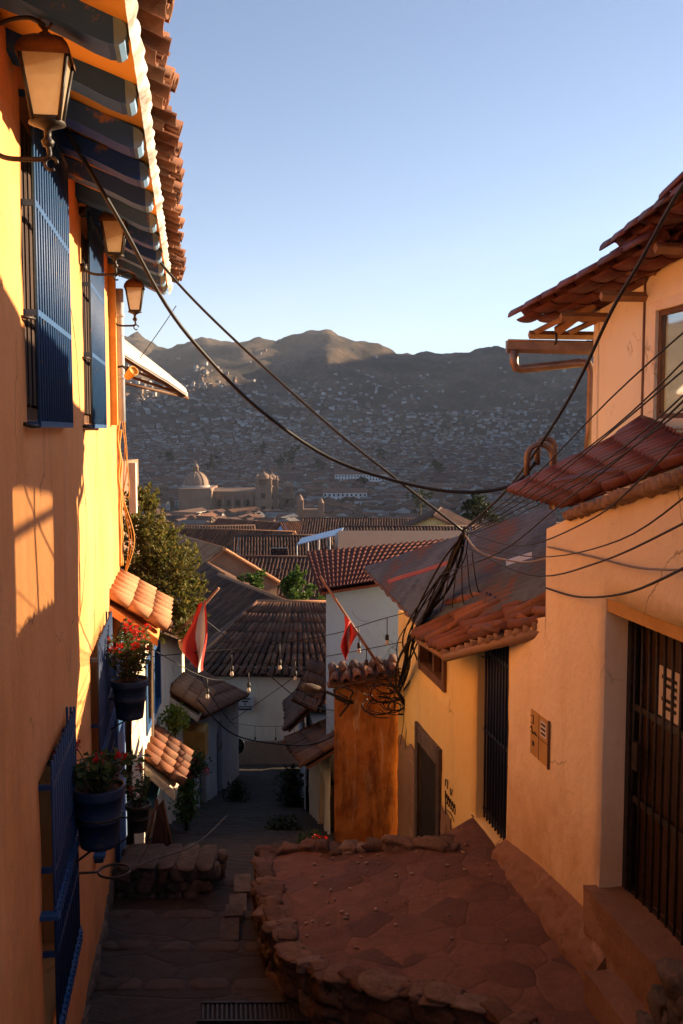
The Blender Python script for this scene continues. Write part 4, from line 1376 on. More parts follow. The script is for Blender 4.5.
e0, e1 = at(508, 320, 9.95), at(606, 264, 7.95)
e2, e3 = at(599, 253, 8.3), at(692, 184, 6.3)
# upper storey: hollow room with a window to the street and an unseen one behind, added to pass sun to the left wall
w = MB()
UWIN = (6.75, 8.2, .09, .96)
topU = lambda Y: min(e1.z + (7.95 - Y) * ((e1.z - e0.z) / 2.0) - .03 if Y > 8.2 else e2.z + (8.3 - Y) * ((e3.z - e2.z) / 2.0) - .03, 2.4)
wall_sheet(w, UW, 2.0, 9.5, -.6, 2.1, [UWIN], top=topU, depth=.06, amp=.006)
UB = Line(UW.a + 1.6, UW.b, -1)
BWIN = (7.5, 9.3, .35, 1.12)
for (Ya, Yb, za, zb) in ((2, BWIN[0], -.6, 1.14), (BWIN[1], 9.6, -.6, 1.14), (BWIN[0], BWIN[1], -.6, BWIN[2]), (BWIN[0], BWIN[1], BWIN[3], 1.14)):
    lbox(w, UB, Ya, Yb, -.2, 0, za, zb)
# gable end facing downhill and near end, floor
for Y in (9.5, 2.1):
    w.prism([UW.pt(Y, -.005, -.6), UB.pt(Y + .2 * (Y > 5), 0, -.6), UB.pt(Y + .2 * (Y > 5), 0, topU(Y)), UW.pt(Y, -.005, topU(Y))], V((0, -.14, 0)))
w.prism([UW.pt(2, -.15, -.6), UW.pt(9.4, -.15, -.6), UB.pt(9.4, 0, -.6), UB.pt(2, 0, -.6)], (0, 0, .08))
build('upper_wall', w, m_wall_up, NH)
b = MB()
Ya, Yb, za, zb = UWIN
lbox(b, UW, Ya, Ya + .04, -.055, -.01, za, zb); lbox(b, UW, Yb - .04, Yb, -.055, -.01, za, zb)
lbox(b, UW, Ya + .04, Yb - .04, -.055, -.01, zb - .04, zb); lbox(b, UW, Ya + .04, Yb - .04, -.055, -.01, za, za + .04)
lbox(b, UW, (Ya + Yb) / 2 - .02, (Ya + Yb) / 2 + .02, -.055, -.015, za + .04, zb - .04)
wf = build('window_frame', b, m_brown, NH)
b = MB(); lbox(b, UW, Ya + .04, Yb - .04, -.04, -.034, za + .04, zb - .04); build('window_pane', b, m_glass, wf)
b = MB()
lbox(b, UW, Ya - .08, Ya, .004, .02, za - .08, zb + .08); lbox(b, UW, Yb, Yb + .08, .004, .02, za - .08, zb + .08)
lbox(b, UW, Ya, Yb, .004, .02, zb, zb + .08); lbox(b, UW, Ya, Yb, .004, .02, za - .08, za)
build('window_surround', b, m_wall_r, wf)
b = MB(); lbox(b, UW, 8.42, 8.45, .002, .010, -.3, 1.25); build('plaster_joint', b, m_brown, NH)

# main roof of the upper storey: stepped flights of red tile whose eave faces downhill
rf = MB()
dx_ = -UW.n
def flight(p, q, w, seed, rows):
    """p = lower outer corner, q = upper outer corner, tiles run p -> q"""
    tiles(rf, p, p + dx_ * w, q + dx_ * w, q, max(6, int(w / .2)), rows, rf=.46, seg=7, thick=.016, jit=.02, over=1.12, ragged=.03, sheet=False, rg=random.Random(seed))
e0, e1 = at(508, 320, 9.95), at(606, 264, 7.95)
e2, e3 = at(599, 253, 8.3), at(692, 184, 6.3)
e4, e5 = e3 + V((-.03, .5, .02)), e3 + V((.62, -4.3, 1.25))
flight(e0, e0.lerp(e1, 1.3), 2.3, 5, 7); flight(e2, e2.lerp(e3, 1.15), 2.3, 6, 7); flight(e4, e5, 2.3, 7, 11)
rr = build('roof', rf, m_tile_red, NH)
b = MB()
for (p, q, ts) in ((e0, e1, (.02, .42, .80)), (e2, e3, (.05, .45, .85))):
    for t in ts:                              # purlins poking out under the verge
        a0 = p.lerp(q, t) + V((.06, 0, -.15)) + dx_ * (.10 if t > .1 else .14)
        b.tube([a0, a0 + dx_ * 1.2], .042, 4, smooth=False)
b.tube([at(557, 331, 9.6), at(594, 303, 9.35)], .05, 4, smooth=False)
for k in range(4):
    a0 = e0 + dx_ * (.25 + .35 * k) + V((0, .02, -.13)); b.tube([a0, a0 + (e1 - e0) * .4], .03, 4, smooth=False)
build('rafter', b, m_rafter, NH)
# lean-to roof over the lower wall
A, B, C, D = at(512, 489, 8.75), at(566, 505, 7.62), at(705, 452, 5.55), at(655, 424, 6.9)
lr = MB()
tiles(lr, A, B, C, D, 13, 5, rf=.38, seg=7, thick=.016, jit=.012, lift=.0, rg=random.Random(8))
tiles(lr, A + V((.5, .35, .03)), A + V((0, 0, 0)), D, D + V((.3, 1.3, .05)), 6, 5, rf=.38, seg=7, thick=.016, jit=.012, rg=random.Random(9))
build('lean_to_roof', lr, m_tile_red, NH)
b = MB()                                      # mud bedding under the edge
rg = random.Random(4)
for k in range(26):
    t = k / 25
    p = B.lerp(C, t) + V((.05, .02, -.085))
    b.rock(p, (.09, .09, rg.uniform(.035, .06)), 0, rg.random() * 80, 1, .4)
build('eave_mortar', b, m_adobe, NH)
# door with iron bars, lintel, sill and paper notice
b = MB(); Ya, Yb, za, zb = DOOR
lbox(b, RW, Ya, Yb, -.298, -.25, za, zb)
dr = build('door', b, m_dwood, NH)
b = MB()
k = Ya + .03
while k < Yb:
    b.tube([RW.pt(k, -.19, za + .01), RW.pt(k, -.19, zb - .01)], .011, 6); k += .105
for z in (za + .04, za + .72, za + 1.38, zb - .13): lbox(b, RW, Ya, Yb, -.208, -.19, z - .025, z + .025)
lbox(b, RW, Yb - .06, Yb - .002, -.23, -.17, za, zb - .1)
build('door_grille', b, m_iron, dr)
b = MB(); lbox(b, RW, Yb - .2, Yb - .12, -.2, -.16, za + .95, za + 1.15); build('lock', b, m_iron, dr)
b = MB(); lbox(b, RW, Ya, Yb, -.29, -.01, zb - .09, zb - .001); build('lintel', b, m_ywood, dr)
b = MB()
rough_box(b, RW, 5.5, 7.0, -.29, .10, -4.3, -3.285); rough_box(b, RW, 5.4, 6.5, .09, .30, -4.3, -3.64)
build('door_step', b, m_earth, NH)
nt = thing('door_notice', RW.pt(6.5, -.23, -1.95), 'white paper notice with printed lines hung behind the bars of the brown door', 'notice')
b = MB(); lbox(b, RW, 6.30, 6.60, -.238, -.232, -1.92, -1.58); build('paper_sheet', b, m_paper, nt)
b = MB()
for k in range(5):
    lbox(b, RW, 6.36, 6.56 - .06 * (k % 3), -.2315, -.2295, -1.66 - .05 * k, -1.635 - .05 * k)
build('printed_lines', b, m_ink, nt)
# kerb footing along the wall and rough stone foot near the camera
b = MB()
def kf(u, v):
    Y = 6.62 + (8.95 - 6.62) * u
    n = interp([(0, 0), (.2, .05), (.45, .12), (.7, .185), (.8, .205), (1, .215)], v)
    zo = interp([(0, .06), (.2, -.01), (.45, -.10), (.7, -.20), (.8, -.27), (1, -.7)], v)
    zt = interp([(6.62, -3.53), (8.2, -3.68), (8.95, -3.79)], Y)
    if v == 0 and Y < 7.0: n = .0
    p = RW.pt(Y, n, zt + zo * (.6 if v < .3 else 1))
    e = V((Y * 3.3, v * 4, 1))
    k_ = min(1, v * 4)
    return p + RW.n * k_ * (.035 * noise.noise(e) + .02 * noise.noise(e * 3.3)) + V((0, 0, k_ * (.022 * noise.noise(e * 1.7) + .014 * noise.noise(e * 4.1))))
b.grid(kf, 120, 18)
p0_ = [kf(0, k / 18) for k in range(19)]; b.poly(p0_ + [RW.pt(6.62, 0, -4.2)])
build('footing', b, m_earth, NH)
b = MB()
rg = random.Random(14)
for k in range(26):
    Y = rg.uniform(5.15, 5.7); z = -3.95 + rg.random() * .95
    b.rock(RW.pt(Y, .12 + .1 * rg.random(), z), (.09, .13, .08), 0, rg.random() * 80, 3, .45)
build('stone_foot', b, m_stone2, NH)

# gutter and downpipe that stick out past the corner
g = MB()
a, c = at(507, 347, 9.75), at(596, 349, 9.62)
prof = [(-.055, .06), (-.05, -.02), (-.03, -.055), (.03, -.055), (.05, -.02), (.055, .06)]
for i in range(len(prof) - 1):
    (y0, z0), (y1, z1) = prof[i], prof[i + 1]
    g.prism([a + V((0, y0, z0)), a + V((0, y1, z1)), c + V((0, y1, z1)), c + V((0, y0, z0))], (0, .004, .006))
g.prism([a + V((0, y, z)) for y, z in prof], (-.006, 0, 0))
g.tube([a + V((0, -.055, .06)), c + V((0, -.055, .06))], .012, 6)
gt = thing('rain_gutter', at(590, 352, 9.6), 'brown metal rain gutter with angled downpipe sticking out past the orange house corner', 'gutter')
build('gutter_channel', g, m_gutter, gt)
g = MB()
pts = [at(514, 350, 9.72), at(514, 362, 9.72), at(516, 368, 9.72), at(522, 369, 9.72), at(580, 363, 9.62), at(588, 364, 9.58), at(592, 372, 9.55), at(590, 430, 9.6), at(588, 452, 9.6)]
g.tube(pts, .042, 10)
build('downpipe', g, m_gutter, gt)
g = MB(); q = at(555, 340, 9.68)
g.tube(smooth_path([q + V((0, 0, .12)), q + V((0, -.065, .0)), q + V((-.02, 0, -.08)), q + V((-.03, .06, 0))], 4), .012, 5)
build('gutter_strap', g, m_iron, gt)

# two bent vent pipes standing on the lean-to roof
for k, (px, py, Y, lab) in enumerate(((546, 447, 8.9, 'taller bent clay-coloured vent pipe behind its twin on the lean-to roof'), (540, 457, 8.6, 'lower bent clay-coloured vent pipe in front of its twin on the lean-to roof'))):
    b = MB()
    c = at(px, py, Y); r = .11 if k else .075
    pts = [c + V((-r, 0, -.16))] + [c + V((r * math.cos(PI - q * PI / 8), 0, r * math.sin(PI - q * PI / 8))) for q in range(9)] + [c + V((r, 0, -.45))]
    b.tube(pts, .026, 9)
    tag(build('vent_pipe', b, m_gutter, base=c - V((0, 0, .4))), lab, 'pipe', 'bent vent pipes')

# yellow cover plate of the meter niche, with its marks
pb = thing('meter_box', RW.pt(8.1, .01, -2.65), 'yellow metal meter cover plate with dark marks on the orange wall', 'meter box')
b = MB(); lbox(b, RW, 7.93, 8.33, .004, .012, -2.74, -2.36)
build('cover_plate', b, m_ybox, pb)
b = MB(); z = -2.36
lbox(b, RW, 7.975, 8.1, .013, .015, -2.52, -2.39); build('white_label', b, m_paper, pb)
b = MB()
for k in range(3): lbox(b, RW, 7.99, 8.085, .0155, .0175, -2.425 - .038 * k, -2.408 - .038 * k)
lbox(b, RW, 8.24, 8.28, .0125, .0155, -2.66, -2.62)
b.tube([RW.pt(8.33, .0145, -2.42), RW.pt(8.26, .0145, -2.40), RW.pt(8.26, .0145, -2.47), RW.pt(8.32, .0145, -2.47)], .004, 4)
b.tube([RW.pt(8.33, .0145, -2.52), RW.pt(8.30, .0145, -2.50), RW.pt(8.27, .0145, -2.56), RW.pt(8.23, .0145, -2.53), RW.pt(8.18, .0145, -2.55)], .006, 4)
lbox(b, RW, 7.93, 8.33, .0125, .0145, -2.555, -2.55); lbox(b, RW, 8.135, 8.14, .0125, .0145, -2.74, -2.36)
build('painted_marks', b, m_ink, pb)
b = MB(); lbox(b, RW, 7.92, 7.94, .004, .018, -2.75, -2.35); build('hinge', b, m_brown, pb)

# ------------------------------------------------------------------ lower yellow house
YH = thing('yellow_house', RW.pt(11, -2, -5), 'yellow plastered house with mixed tin and broken tile roof beside the blue iron gate', 'house')
GATE = (8.92, 9.85, -3.92, -1.5)
DK = (11.25, 12.12, -6.4, -3.85)
WN = (10.95, 12.1, -2.92, -1.9)
topY = lambda Y: interp([(8.07, -1.52), (9.5, -1.92), (10.3, -2.18), (13.3, -2.42)], Y)
w = MB()
wall_sheet(w, RW, 8.9, 13.3, -7.2, -1.4, [GATE, DK, WN], top=topY, depth=.13, amp=.012)
lbox(w, RW, 8.92, 13.295, -3.0, -.14, -7.2, -1.75, None, -2.55)
w.poly([RW.pt(13.3, 0, -7.2), RW.pt(13.3, -.21, -7.2), RW.pt(13.3, -.21, -2.45), RW.pt(13.3, 0, -2.42)])
build('wall', w, m_wall_y, YH)
b = MB(); lbox(b, RW, GATE[0], GATE[1], -.135, -.11, GATE[2], GATE[3] - .1)
gd = build('gate', b, m_dblue, YH)
b = MB(); k = GATE[0] + .03
while k < GATE[1]: b.tube([RW.pt(k, -.075, GATE[2] + .02), RW.pt(k, -.075, GATE[3] - .1)], .012, 6); k += .085
for z in (-3.82, -3.0, -2.2): lbox(b, RW, GATE[0], GATE[1], -.09, -.075, z - .02, z + .02)
build('gate_bars', b, m_dblue, gd)
b = MB(); lbox(b, RW, DK[0], DK[1], -.05, -.015, DK[2], DK[3]); dd = build('door', b, m_dark, YH)
b = MB()
lbox(b, RW, DK[0] - .13, DK[0], -.02, .035, -6.4, DK[3] + .22); lbox(b, RW, DK[1], DK[1] + .13, -.02, .035, -6.4, DK[3] + .22)
lbox(b, RW, DK[0], DK[1], -.02, .03, DK[3], DK[3] + .22)
build('stone_surround', b, m_stone2, dd)
b = MB(); Ya, Yb, za, zb = WN
lbox(b, RW, Ya, Ya + .09, -.12, .035, za, zb); lbox(b, RW, Yb - .09, Yb, -.12, .035, za, zb); lbox(b, RW, Ya + .09, Yb - .09, -.12, .03, za, za + .1)
lbox(b, RW, (Ya + Yb) / 2 - .03, (Ya + Yb) / 2 + .03, -.1, 0, za + .1, zb)
lbox(b, RW, Ya + .09, Yb - .09, -.1, -.01, za + .42, za + .47)
wf = build('window', b, m_brown, YH)
b = MB(); lbox(b, RW, Ya + .09, Yb - .09, -.09, -.08, za + .1, zb); build('pane', b, m_dglass, wf)
# broken plaster low on the wall
b = MB(); rg = random.Random(8)
for (ya, yb, ztop) in ((9.75, 11.1, -4.2), (12.27, 13.25, -4.1)):
    def pf(u, v):
        Y = ya + (yb - ya) * u
        zt = ztop + .22 * noise.noise(V((Y * 2.2, 1, 3))) + (.35 * (Y - 11.1) if ya < 10 else 0)
        z = -6.6 + (zt + 6.6) * v
        return RW.pt(Y, .014 + .014 * noise.noise(V((Y * 6, z * 6, 0))), z)
    b.grid(pf, 24, 30)
build('bare_masonry', b, stucco('bare_masonry', (.33, .21, .13), (.24, .14, .085), (.14, .08, .05), patch=(.40, .27, .18), bump=1.0), YH)
# graffiti scrawl
b = MB()
def scr(pts, r=.006): b.tube(smooth_path([RW.pt(Y, .012, z) for Y, z in pts], 4), r, 4)
scr([(10.93, -3.98), (10.91, -3.9), (10.84, -3.9), (10.84, -3.98)]); scr([(10.72, -3.93), (10.69, -4.0), (10.64, -3.92)])
scr([(10.92, -4.03), (10.90, -4.3)], .007)
for k in range(5):
    y = 10.88 - k * .075
    scr([(y, -4.1), (y - .02, -4.05), (y - .05, -4.11), (y - .02, -4.16), (y - .055, -4.14)], .0065)
scr([(10.88, -4.24), (10.7, -4.21), (10.56, -4.25)]); scr([(10.69, -4.26), (10.69, -4.42)])
tag(build('graffiti', b, m_ink, base=RW.pt(10.75, .01, -4.2)), 'small black graffiti scrawl on the yellow wall right of the dark doorway', 'graffiti')
# roof: tin sheets with loose tiles
P, Q, Rr, S = at(364, 567, 14.0), at(428, 634, 10.7), at(556, 588, 8.35), at(556, 505, 10.6)
tn = MB()
def tinf(u, v):
    p = P.lerp(Q, u).lerp(S.lerp(Rr, u), v)
    L = (Q - P).length
    return p + V((0, 0, .018 * math.sin(u * L / .17 * 2 * PI) + .02 * noise.noise(V((u * 6, v * 4, 2)))))
tn.grid(tinf, 260, 14)
tin = build('tin_sheet', tn, m_tin, YH)
b = MB()
def strip(u0, u1, v0, v1, off):
    b.grid(lambda u, v: tinf(u0 + (u1 - u0) * u, v0 + (v1 - v0) * v) + V((0, 0, off)), 40, 6)
strip(.30, .36, .05, .45, .006); strip(.90, 1.0, 0, .35, .007)
build('rusty_sheet', b, m_tin_red, tin)
b = MB(); b.grid(lambda u, v: tinf(.55 + .05 * u, .74 + .14 * v) + V((0, 0, .012)), 8, 4); build('new_patch', b, m_pipe, tin)
b = MB()
def under(u, v): return tinf(u, v) - V((0, 0, .05))
b.grid(under, 30, 6); build('roof_boards', b, m_brown, tin)
# tiles along the street edge
tl = MB()
e1_, e2_ = at(416, 632, 10.95), at(447, 648, 9.9)
t1_, t2_ = at(560, 614, 8.0), at(560, 566, 9.0)
tiles(tl, e1_, e2_, t1_, t2_, 9, 3, rf=.38, seg=7, thick=.018, jit=.06, ragged=.06, rg=random.Random(77))
rgT = random.Random(78)
for (a, c) in ((at(442, 596, 11.3), at(560, 561, 9.6)), (at(462, 603, 10.6), at(560, 574, 9.1)), (at(452, 610, 10.5), at(540, 590, 9.2))):
    n = 6
    for k in range(n):
        p = a.lerp(c, k / n); q = a.lerp(c, (k + 1.15) / n)
        s = V((0, 1, -.2)).normalized() * .17
        tiles(tl, p + V((0, 0, .05)), p + s + V((0, 0, .05)), q + s + V((0, 0, .04)), q + V((0, 0, .04)), 1, 1, rf=.42, seg=7, thick=.016, jit=.03, pans=False, sheet=False, rg=rgT)
for k in range(8):                        # broken pieces by the gate
    p = e2_.lerp(t1_, .25 + k * .09) + V((rgT.uniform(-.03, .1), 0, .03)); d = V((.22, -.12 + rgT.uniform(-.2, .2), .06))
    tiles(tl, p, p + V((.03, .14, 0)), p + V((.03, .14, 0)) + d, p + d, 1, 1, rf=.38, seg=6, thick=.016, jit=.2, pans=False, sheet=False, rg=rgT)
build('tile_edge', tl, m_tile, YH)
b = MB()
b.tube([e2_ + V((-.02, .0, -.10)), t1_ + V((0, 0, -.11))], .045, 6)
b.tube([e1_ + V((.03, .0, -.09)), e2_ + V((0, 0, -.1))], .04, 6)
for k in range(14): b.rock(e2_.lerp(t1_, k / 13) + V((.03, .02, -.05)), (.09, .07, .045), 0, k * 3.3, 1, .5)
build('eave_mortar', b, m_adobe, YH)

# ------------------------------------------------------------------ rust wall, small lane houses, white house
RWALL = thing('rust_wall', (.35, 13.6, -6.2), 'rust coloured crumbling adobe wall with a mud and tile coping between lane and yellow house', 'wall')
Lr = line2((-.10, 13.45), (.80, 13.35), 1)
w = MB()
def rw(u, v):
    x = -.10 + .90 * u; zt = -3.42 + .16 * u + .05 * noise.noise(V((u * 5, 0, 0)))
    z = -7.0 + (zt + 7.0) * v
    return V((x, 13.38 + .03 * noise.noise(V((x * 2.5, z * 2.5, 0))) + .012 * noise.noise(V((x * 9, z * 9, 0))), z))
w.grid(rw, 30, 90)
w.box8([V((-.10, 13.45, -7)), V((.8, 13.45, -7)), V((.8, 14.1, -7)), V((-.1, 14.1, -7)), V((-.10, 13.45, -3.45)), V((.8, 13.45, -3.3)), V((.8, 14.1, -3.3)), V((-.1, 14.1, -3.45))])
w.poly([V((-.10, 13.38, -7)), V((-.10, 13.46, -7)), V((-.10, 13.46, -3.45)), V((-.10, 13.38, -3.45))])
build('wall_face', w, m_rust, RWALL)
b = MB(); rg = random.Random(6)
tiles(b, V((-.18, 13.22, -3.42)), V((.8, 13.22, -3.26)), V((.8, 13.75, -3.16)), V((-.18, 13.75, -3.3)), 6, 2, rf=.38, seg=6, jit=.12, ragged=.05, rg=rg)
for k in range(18): b.rock((-.12 + k * .053, 13.40 + rg.uniform(-.05, .05), -3.46 + k * .009), (.07, .1, .05), rg.random(), rg.random() * 70, 1, .4)
build('coping', b, m_tile_old, RWALL)

LA = line2((-.10, 13.6), (-.62, 18.6), -1)
T = thing('lane_house', LA.pt(16, -.8, -6.8), 'nearer low lane house with cream flaking wall and sagging brown tile roof', 'house')
w = MB()
wall_sheet(w, LA, 14.12, 18.6, -9, -4.75, [(15.4, 16.1, -7.6, -5.6)], top=lambda Y: interp([(14.1, -4.62), (18.6, -5.75)], Y), depth=.18, amp=.02)
lbox(w, LA, 14.12, 18.6, -1.7, -.19, -9, -4.8, None, -5.9)
build('wall', w, m_wall_c, T)
b = MB(); lbox(b, LA, 15.4, 16.1, -.17, -.1, -7.6, -5.6); build('door', b, m_dwood, T)
rf = MB()
tiles(rf, LA.pt(14.15, .36, -4.85), LA.pt(19.0, .42, -6.0), LA.pt(19.0, -1.6, -5.15), LA.pt(14.15, -1.5, -3.75), 26, 6, rf=.38, seg=6, thick=.016, jit=.06, ragged=.05, sag=.04, rg=random.Random(91))
build('roof', rf, m_tile_old, T)
LB = line2((-.70, 19.0), (-1.15, 26.5), -1)
T = thing('lane_house', LB.pt(23, -1, -9), 'farther brown tiled lane house, upper roof behind the street lamp', 'house')
w = MB()
wall_sheet(w, LB, 19.0, 26.5, -11, -5.6, [], top=lambda Y: interp([(19, -5.7), (26.5, -7.3)], Y), amp=.02)
lbox(w, LB, 19.0, 26.5, -3.0, -.19, -11, -5.8, None, -7.4)
build('wall', w, m_wall_b, T)
rf = MB()
tiles(rf, LB.pt(18.8, .35, -5.75), LB.pt(26.8, .35, -7.4), LB.pt(26.8, -2.4, -4.9), LB.pt(18.8, -2.0, -3.5), 44, 8, rf=.38, seg=5, jit=.05, ragged=.05, sag=.03, rg=random.Random(92))
tiles(rf, at(318, 712, 17.2), at(294, 700, 19.0), at(312, 660, 19.6), at(336, 668, 17.8), 13, 4, rf=.38, seg=6, jit=.06, rg=random.Random(93))
build('roof', rf, m_tile_old, T)

WH = thing('tin_roof_house', (.4, 18, -6), 'white walled house under a wide red-brown ribbed metal roof', 'house')
w = MB()
wx0, wx1 = at(326, 620, 16.2).x, at(412, 620, 16.2).x
def ww(u, v):
    x = wx0 + (wx1 + .6 - wx0) * u; zt = -2.60 + .22 * u; z = -5.6 + (zt + 5.6) * v
    return V((x, 16.2 + .012 * noise.noise(V((x * 2, z * 2, 1))), z))
w.grid(ww, 14, 24)
w.box8([V((wx0, 16.22, -5.6)), V((wx1 + .6, 16.22, -5.6)), V((wx1 + .6, 20, -5.6)), V((wx0, 20, -5.6)), V((wx0, 16.22, -2.66)), V((wx1 + .6, 16.22, -2.5)), V((wx1 + .6, 20, -2.6)), V((wx0, 20, -2.9))])
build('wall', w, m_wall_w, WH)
rf = MB()
p0, p1, p2, p3 = at(320, 591, 15.9), at(412, 577, 15.9), at(470, 538, 20.5), at(307, 553, 20.5)
def br(u, v):
    p = p0.lerp(p1, u).lerp(p3.lerp(p2, u), v)
    rib = .016 * math.sin(u * 28 * 2 * PI)
    st = .03 * (1 - (v * 9) % 1)
    return p + V((0, 0, rib + st))
rf.grid(br, 224, 90, smooth=False)
rf.prism([p0 - V((0, 0, .07)), p1 - V((0, 0, .07)), p2 - V((0, 0, .07)), p3 - V((0, 0, .07))], (0, 0, .04))
build('metal_roof', rf, m_tin_brown, WH)

NB = thing('lane_shade_block', (2.2, 27, -9), 'unseen brown block added behind the metal-roofed white house to shade the lane', 'house')  # unseen block added to keep the sun off the lane
b = MB(); b.box((2.25, 27.5, -7.0), (4.5, 10, 7.2)); build('wall', b, m_adobe, NB)
b = MB(); b.prism([V((-.1, 22.3, -3.38)), V((4.6, 22.3, -3.38)), V((4.6, 32.7, -3.38)), V((-.1, 32.7, -3.38))], (0, 0, .08)); build('roof', b, m_tile_old, NB)
# street lamp arm by the lane
SL_ = thing('street_lamp', at(352, 700, 13.1), 'street lamp with long grey head on an iron arm reaching over the lane roofs', 'street lamp')
b = MB(); b.tube([at(353, 703, 13.15), at(322, 690, 13.05)], .02, 7); b.tube([at(340, 716, 13.3), at(352, 700, 13.15)], .014, 6)
b.tube([at(334, 690, 13.2), at(344, 686, 13.1), at(353, 692, 13.1), at(348, 704, 13.15), at(336, 698, 13.2), at(334, 690, 13.2)], .016, 6)
b.tube([at(338, 693, 13.2), at(348, 698, 13.15)], .012, 5)
build('lamp_arm', b, m_iron, SL_)
b = MB(); h0, h1 = at(324, 691, 13.05), at(302, 686, 12.95)
b.tube([h0, h0.lerp(h1, .2), h0.lerp(h1, .6), h0.lerp(h1, .9), h1], [.022, .05, .062, .05, .02], 12); build('lamp_head', b, m_stone2, SL_)

# ------------------------------------------------------------------ middle distance roofs, each its own house
def gh(label, px, py, Y, lx_, ly_, wh, rh, ang, wm, rm, nch, win=(), hip=0, roof2=None, name='tiled_house', seg=3, nrow=6):
    """(px,py) = where the ridge middle shows at street distance Y"""
    p = at(px, py, Y)
    return gable_house(name, label, 'house', (p.x, p.y), p.z - rh - wh, lx_, ly_, wh, rh, R(ang), wm, rm, nch, nrow, windows=win, seg=seg, hip=hip, roof2=roof2, group='tiled houses on the slope below the lane')
gh('long low house with grey-brown tile roof over a dark blue wall', 242, 557, 66, 15, 8, 3.6, 1.7, -4, m_pot, m_tile_old, 44)
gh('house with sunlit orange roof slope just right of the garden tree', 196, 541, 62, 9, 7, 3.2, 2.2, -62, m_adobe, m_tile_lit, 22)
gh('brown roofed house left of the long low roof, with a sunlit ridge', 205, 562, 58, 10, 7, 3, 2.0, -72, m_adobe, m_tile_old, 26, roof2=m_tile_lit)
gh('small cream house with dark window and dark tile roof beside the blue-white sheet roof', 283, 536, 82, 7.5, 7, 3.0, 1.9, 4, m_wall_c, m_tile_old, 24, win=[(0, 1.2, .9, 1.6, 1.3), (0, -1.8, .9, .8, 1.2)])
gh('house with long orange sunlit roof edge left of the small cream house', 226, 530, 92, 13, 8, 3.2, 2.2, -18, m_adobe, m_tile, 34, roof2=m_tile_lit)
gh('tan gabled house facing the sun behind the brown metal roof', 437, 512, 86, 8, 7, 4.2, 1.6, 80, m_wall_y, m_tile_old, 22, win=[(0, 0, 1.4, .8, .9)])
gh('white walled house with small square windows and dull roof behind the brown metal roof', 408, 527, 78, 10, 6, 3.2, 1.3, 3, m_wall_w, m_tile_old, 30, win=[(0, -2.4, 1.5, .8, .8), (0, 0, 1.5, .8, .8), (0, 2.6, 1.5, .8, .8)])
gh('long dull roofed house between the brown metal roof and the dark tree', 376, 519, 112, 16, 9, 3.6, 1.8, -3, m_adobe, m_tile_old, 40, win=[(0, -4, 1.2, 1, 1.2), (0, 1, 1.2, 1, 1.2)])
gh('dull brown roofed house right of the dark tree near the tin roof', 505, 524, 96, 14, 8, 3.4, 1.8, 6, m_adobe, m_tile_old, 36)
gh('orange roofed house at the left, close under the domed church', 252, 521, 150, 13, 9, 4, 2.4, -35, m_wall_c, m_tile, 34, roof2=m_tile_lit)
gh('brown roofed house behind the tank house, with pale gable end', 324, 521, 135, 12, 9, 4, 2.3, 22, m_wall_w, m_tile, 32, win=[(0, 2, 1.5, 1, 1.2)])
gh('dark house between the tree and the long low roof, with a sunken roof', 176, 527, 105, 16, 9, 3, 1.9, 10, m_adobe, m_tile_old, 40)

# house with blue-white translucent roof and water tank
p = at(318, 545, 76)
T = thing('terrace_house', (p.x, p.y, p.z - 3.2), 'house with pale blue-white sheet roof and open sided terrace', 'house')
b = MB()
b.box((p.x - 1.4, p.y + 2, p.z - 4.6), (5.4, 6, 5.4)); b.box((p.x + 1.4, p.y + 2, p.z - 4.6), (4.4, 5.6, 4.6))
build('wall', b, m_wall_c, T)
b = MB()
a, c = at(297, 545, 74), at(341, 534, 74)
b.prism([a, c, c + V((.2, 3.2, .12)), a + V((.2, 3.2, .12))], (0, 0, .06))
build('roof_sheet', b, plain('blue_sheet', [(.42, .52, .62), (.55, .63, .70)], 2, .5, .05), T)
for k in range(5):
    b = MB(); q = a.lerp(c, k / 4); b.tube([q, q - V((0, 0, 2.2))], .05, 5); build('post', b, m_white_sheet, T)
b = MB(); b.box(at(297, 552, 73.6) + V((-1.3, 0, -.2)), (1.2, .1, 1.0)); build('window', b, m_dglass, T)
t = thing('water_tank', at(342, 548, 72), 'pale round water tank on a stand beside the blue-white roof', 'water tank')
c = at(342, 541, 72)
b = MB(); b.lathe([(0, -.55), (.5, -.55), (.52, .4), (.42, .6), (.15, .68), (.15, .75), (0, .75)], c, 16); build('tank', b, m_steel_tank, t)
for k in range(4):
    b = MB(); b.tube([c + V((.4 * math.cos(k * PI / 2), .4 * math.sin(k * PI / 2), -.55)), c + V((.45 * math.cos(k * PI / 2), .45 * math.sin(k * PI / 2), -2.2))], .05, 5); build('leg', b, m_iron, t)

def blob_tree(name, label, c, rad, h, seed, mat, n=900, L=.5, group=None):
    rg = random.Random(seed)
    base = V((c.x, c.y, c.z - h))
    cs = [(c + V((rg.gauss(0, .45) * rad, rg.gauss(0, .45) * rad, rg.gauss(0, .4) * rad)), rad * rg.uniform(.35, .6)) for _ in range(7)]
    t = bush(name, label, 'tree', cs, n, L, mat, [([base, base.lerp(c, .6) + V((.05 * rad, 0, 0)), c], rad * .10), ([base.lerp(c, .6), cs[0][0]], rad * .06), ([base.lerp(c, .6), cs[1][0]], rad * .06)], seed, base, .6)
    if group: t['group'] = group
    return t
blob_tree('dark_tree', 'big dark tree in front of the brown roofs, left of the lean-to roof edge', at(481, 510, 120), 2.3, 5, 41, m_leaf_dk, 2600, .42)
blob_tree('garden_tree', 'small bright green tree behind the hipped roof, nearer the brown metal roof', at(290, 584, 44), .75, 2.4, 42, m_leaf_gr, 2400, .17)
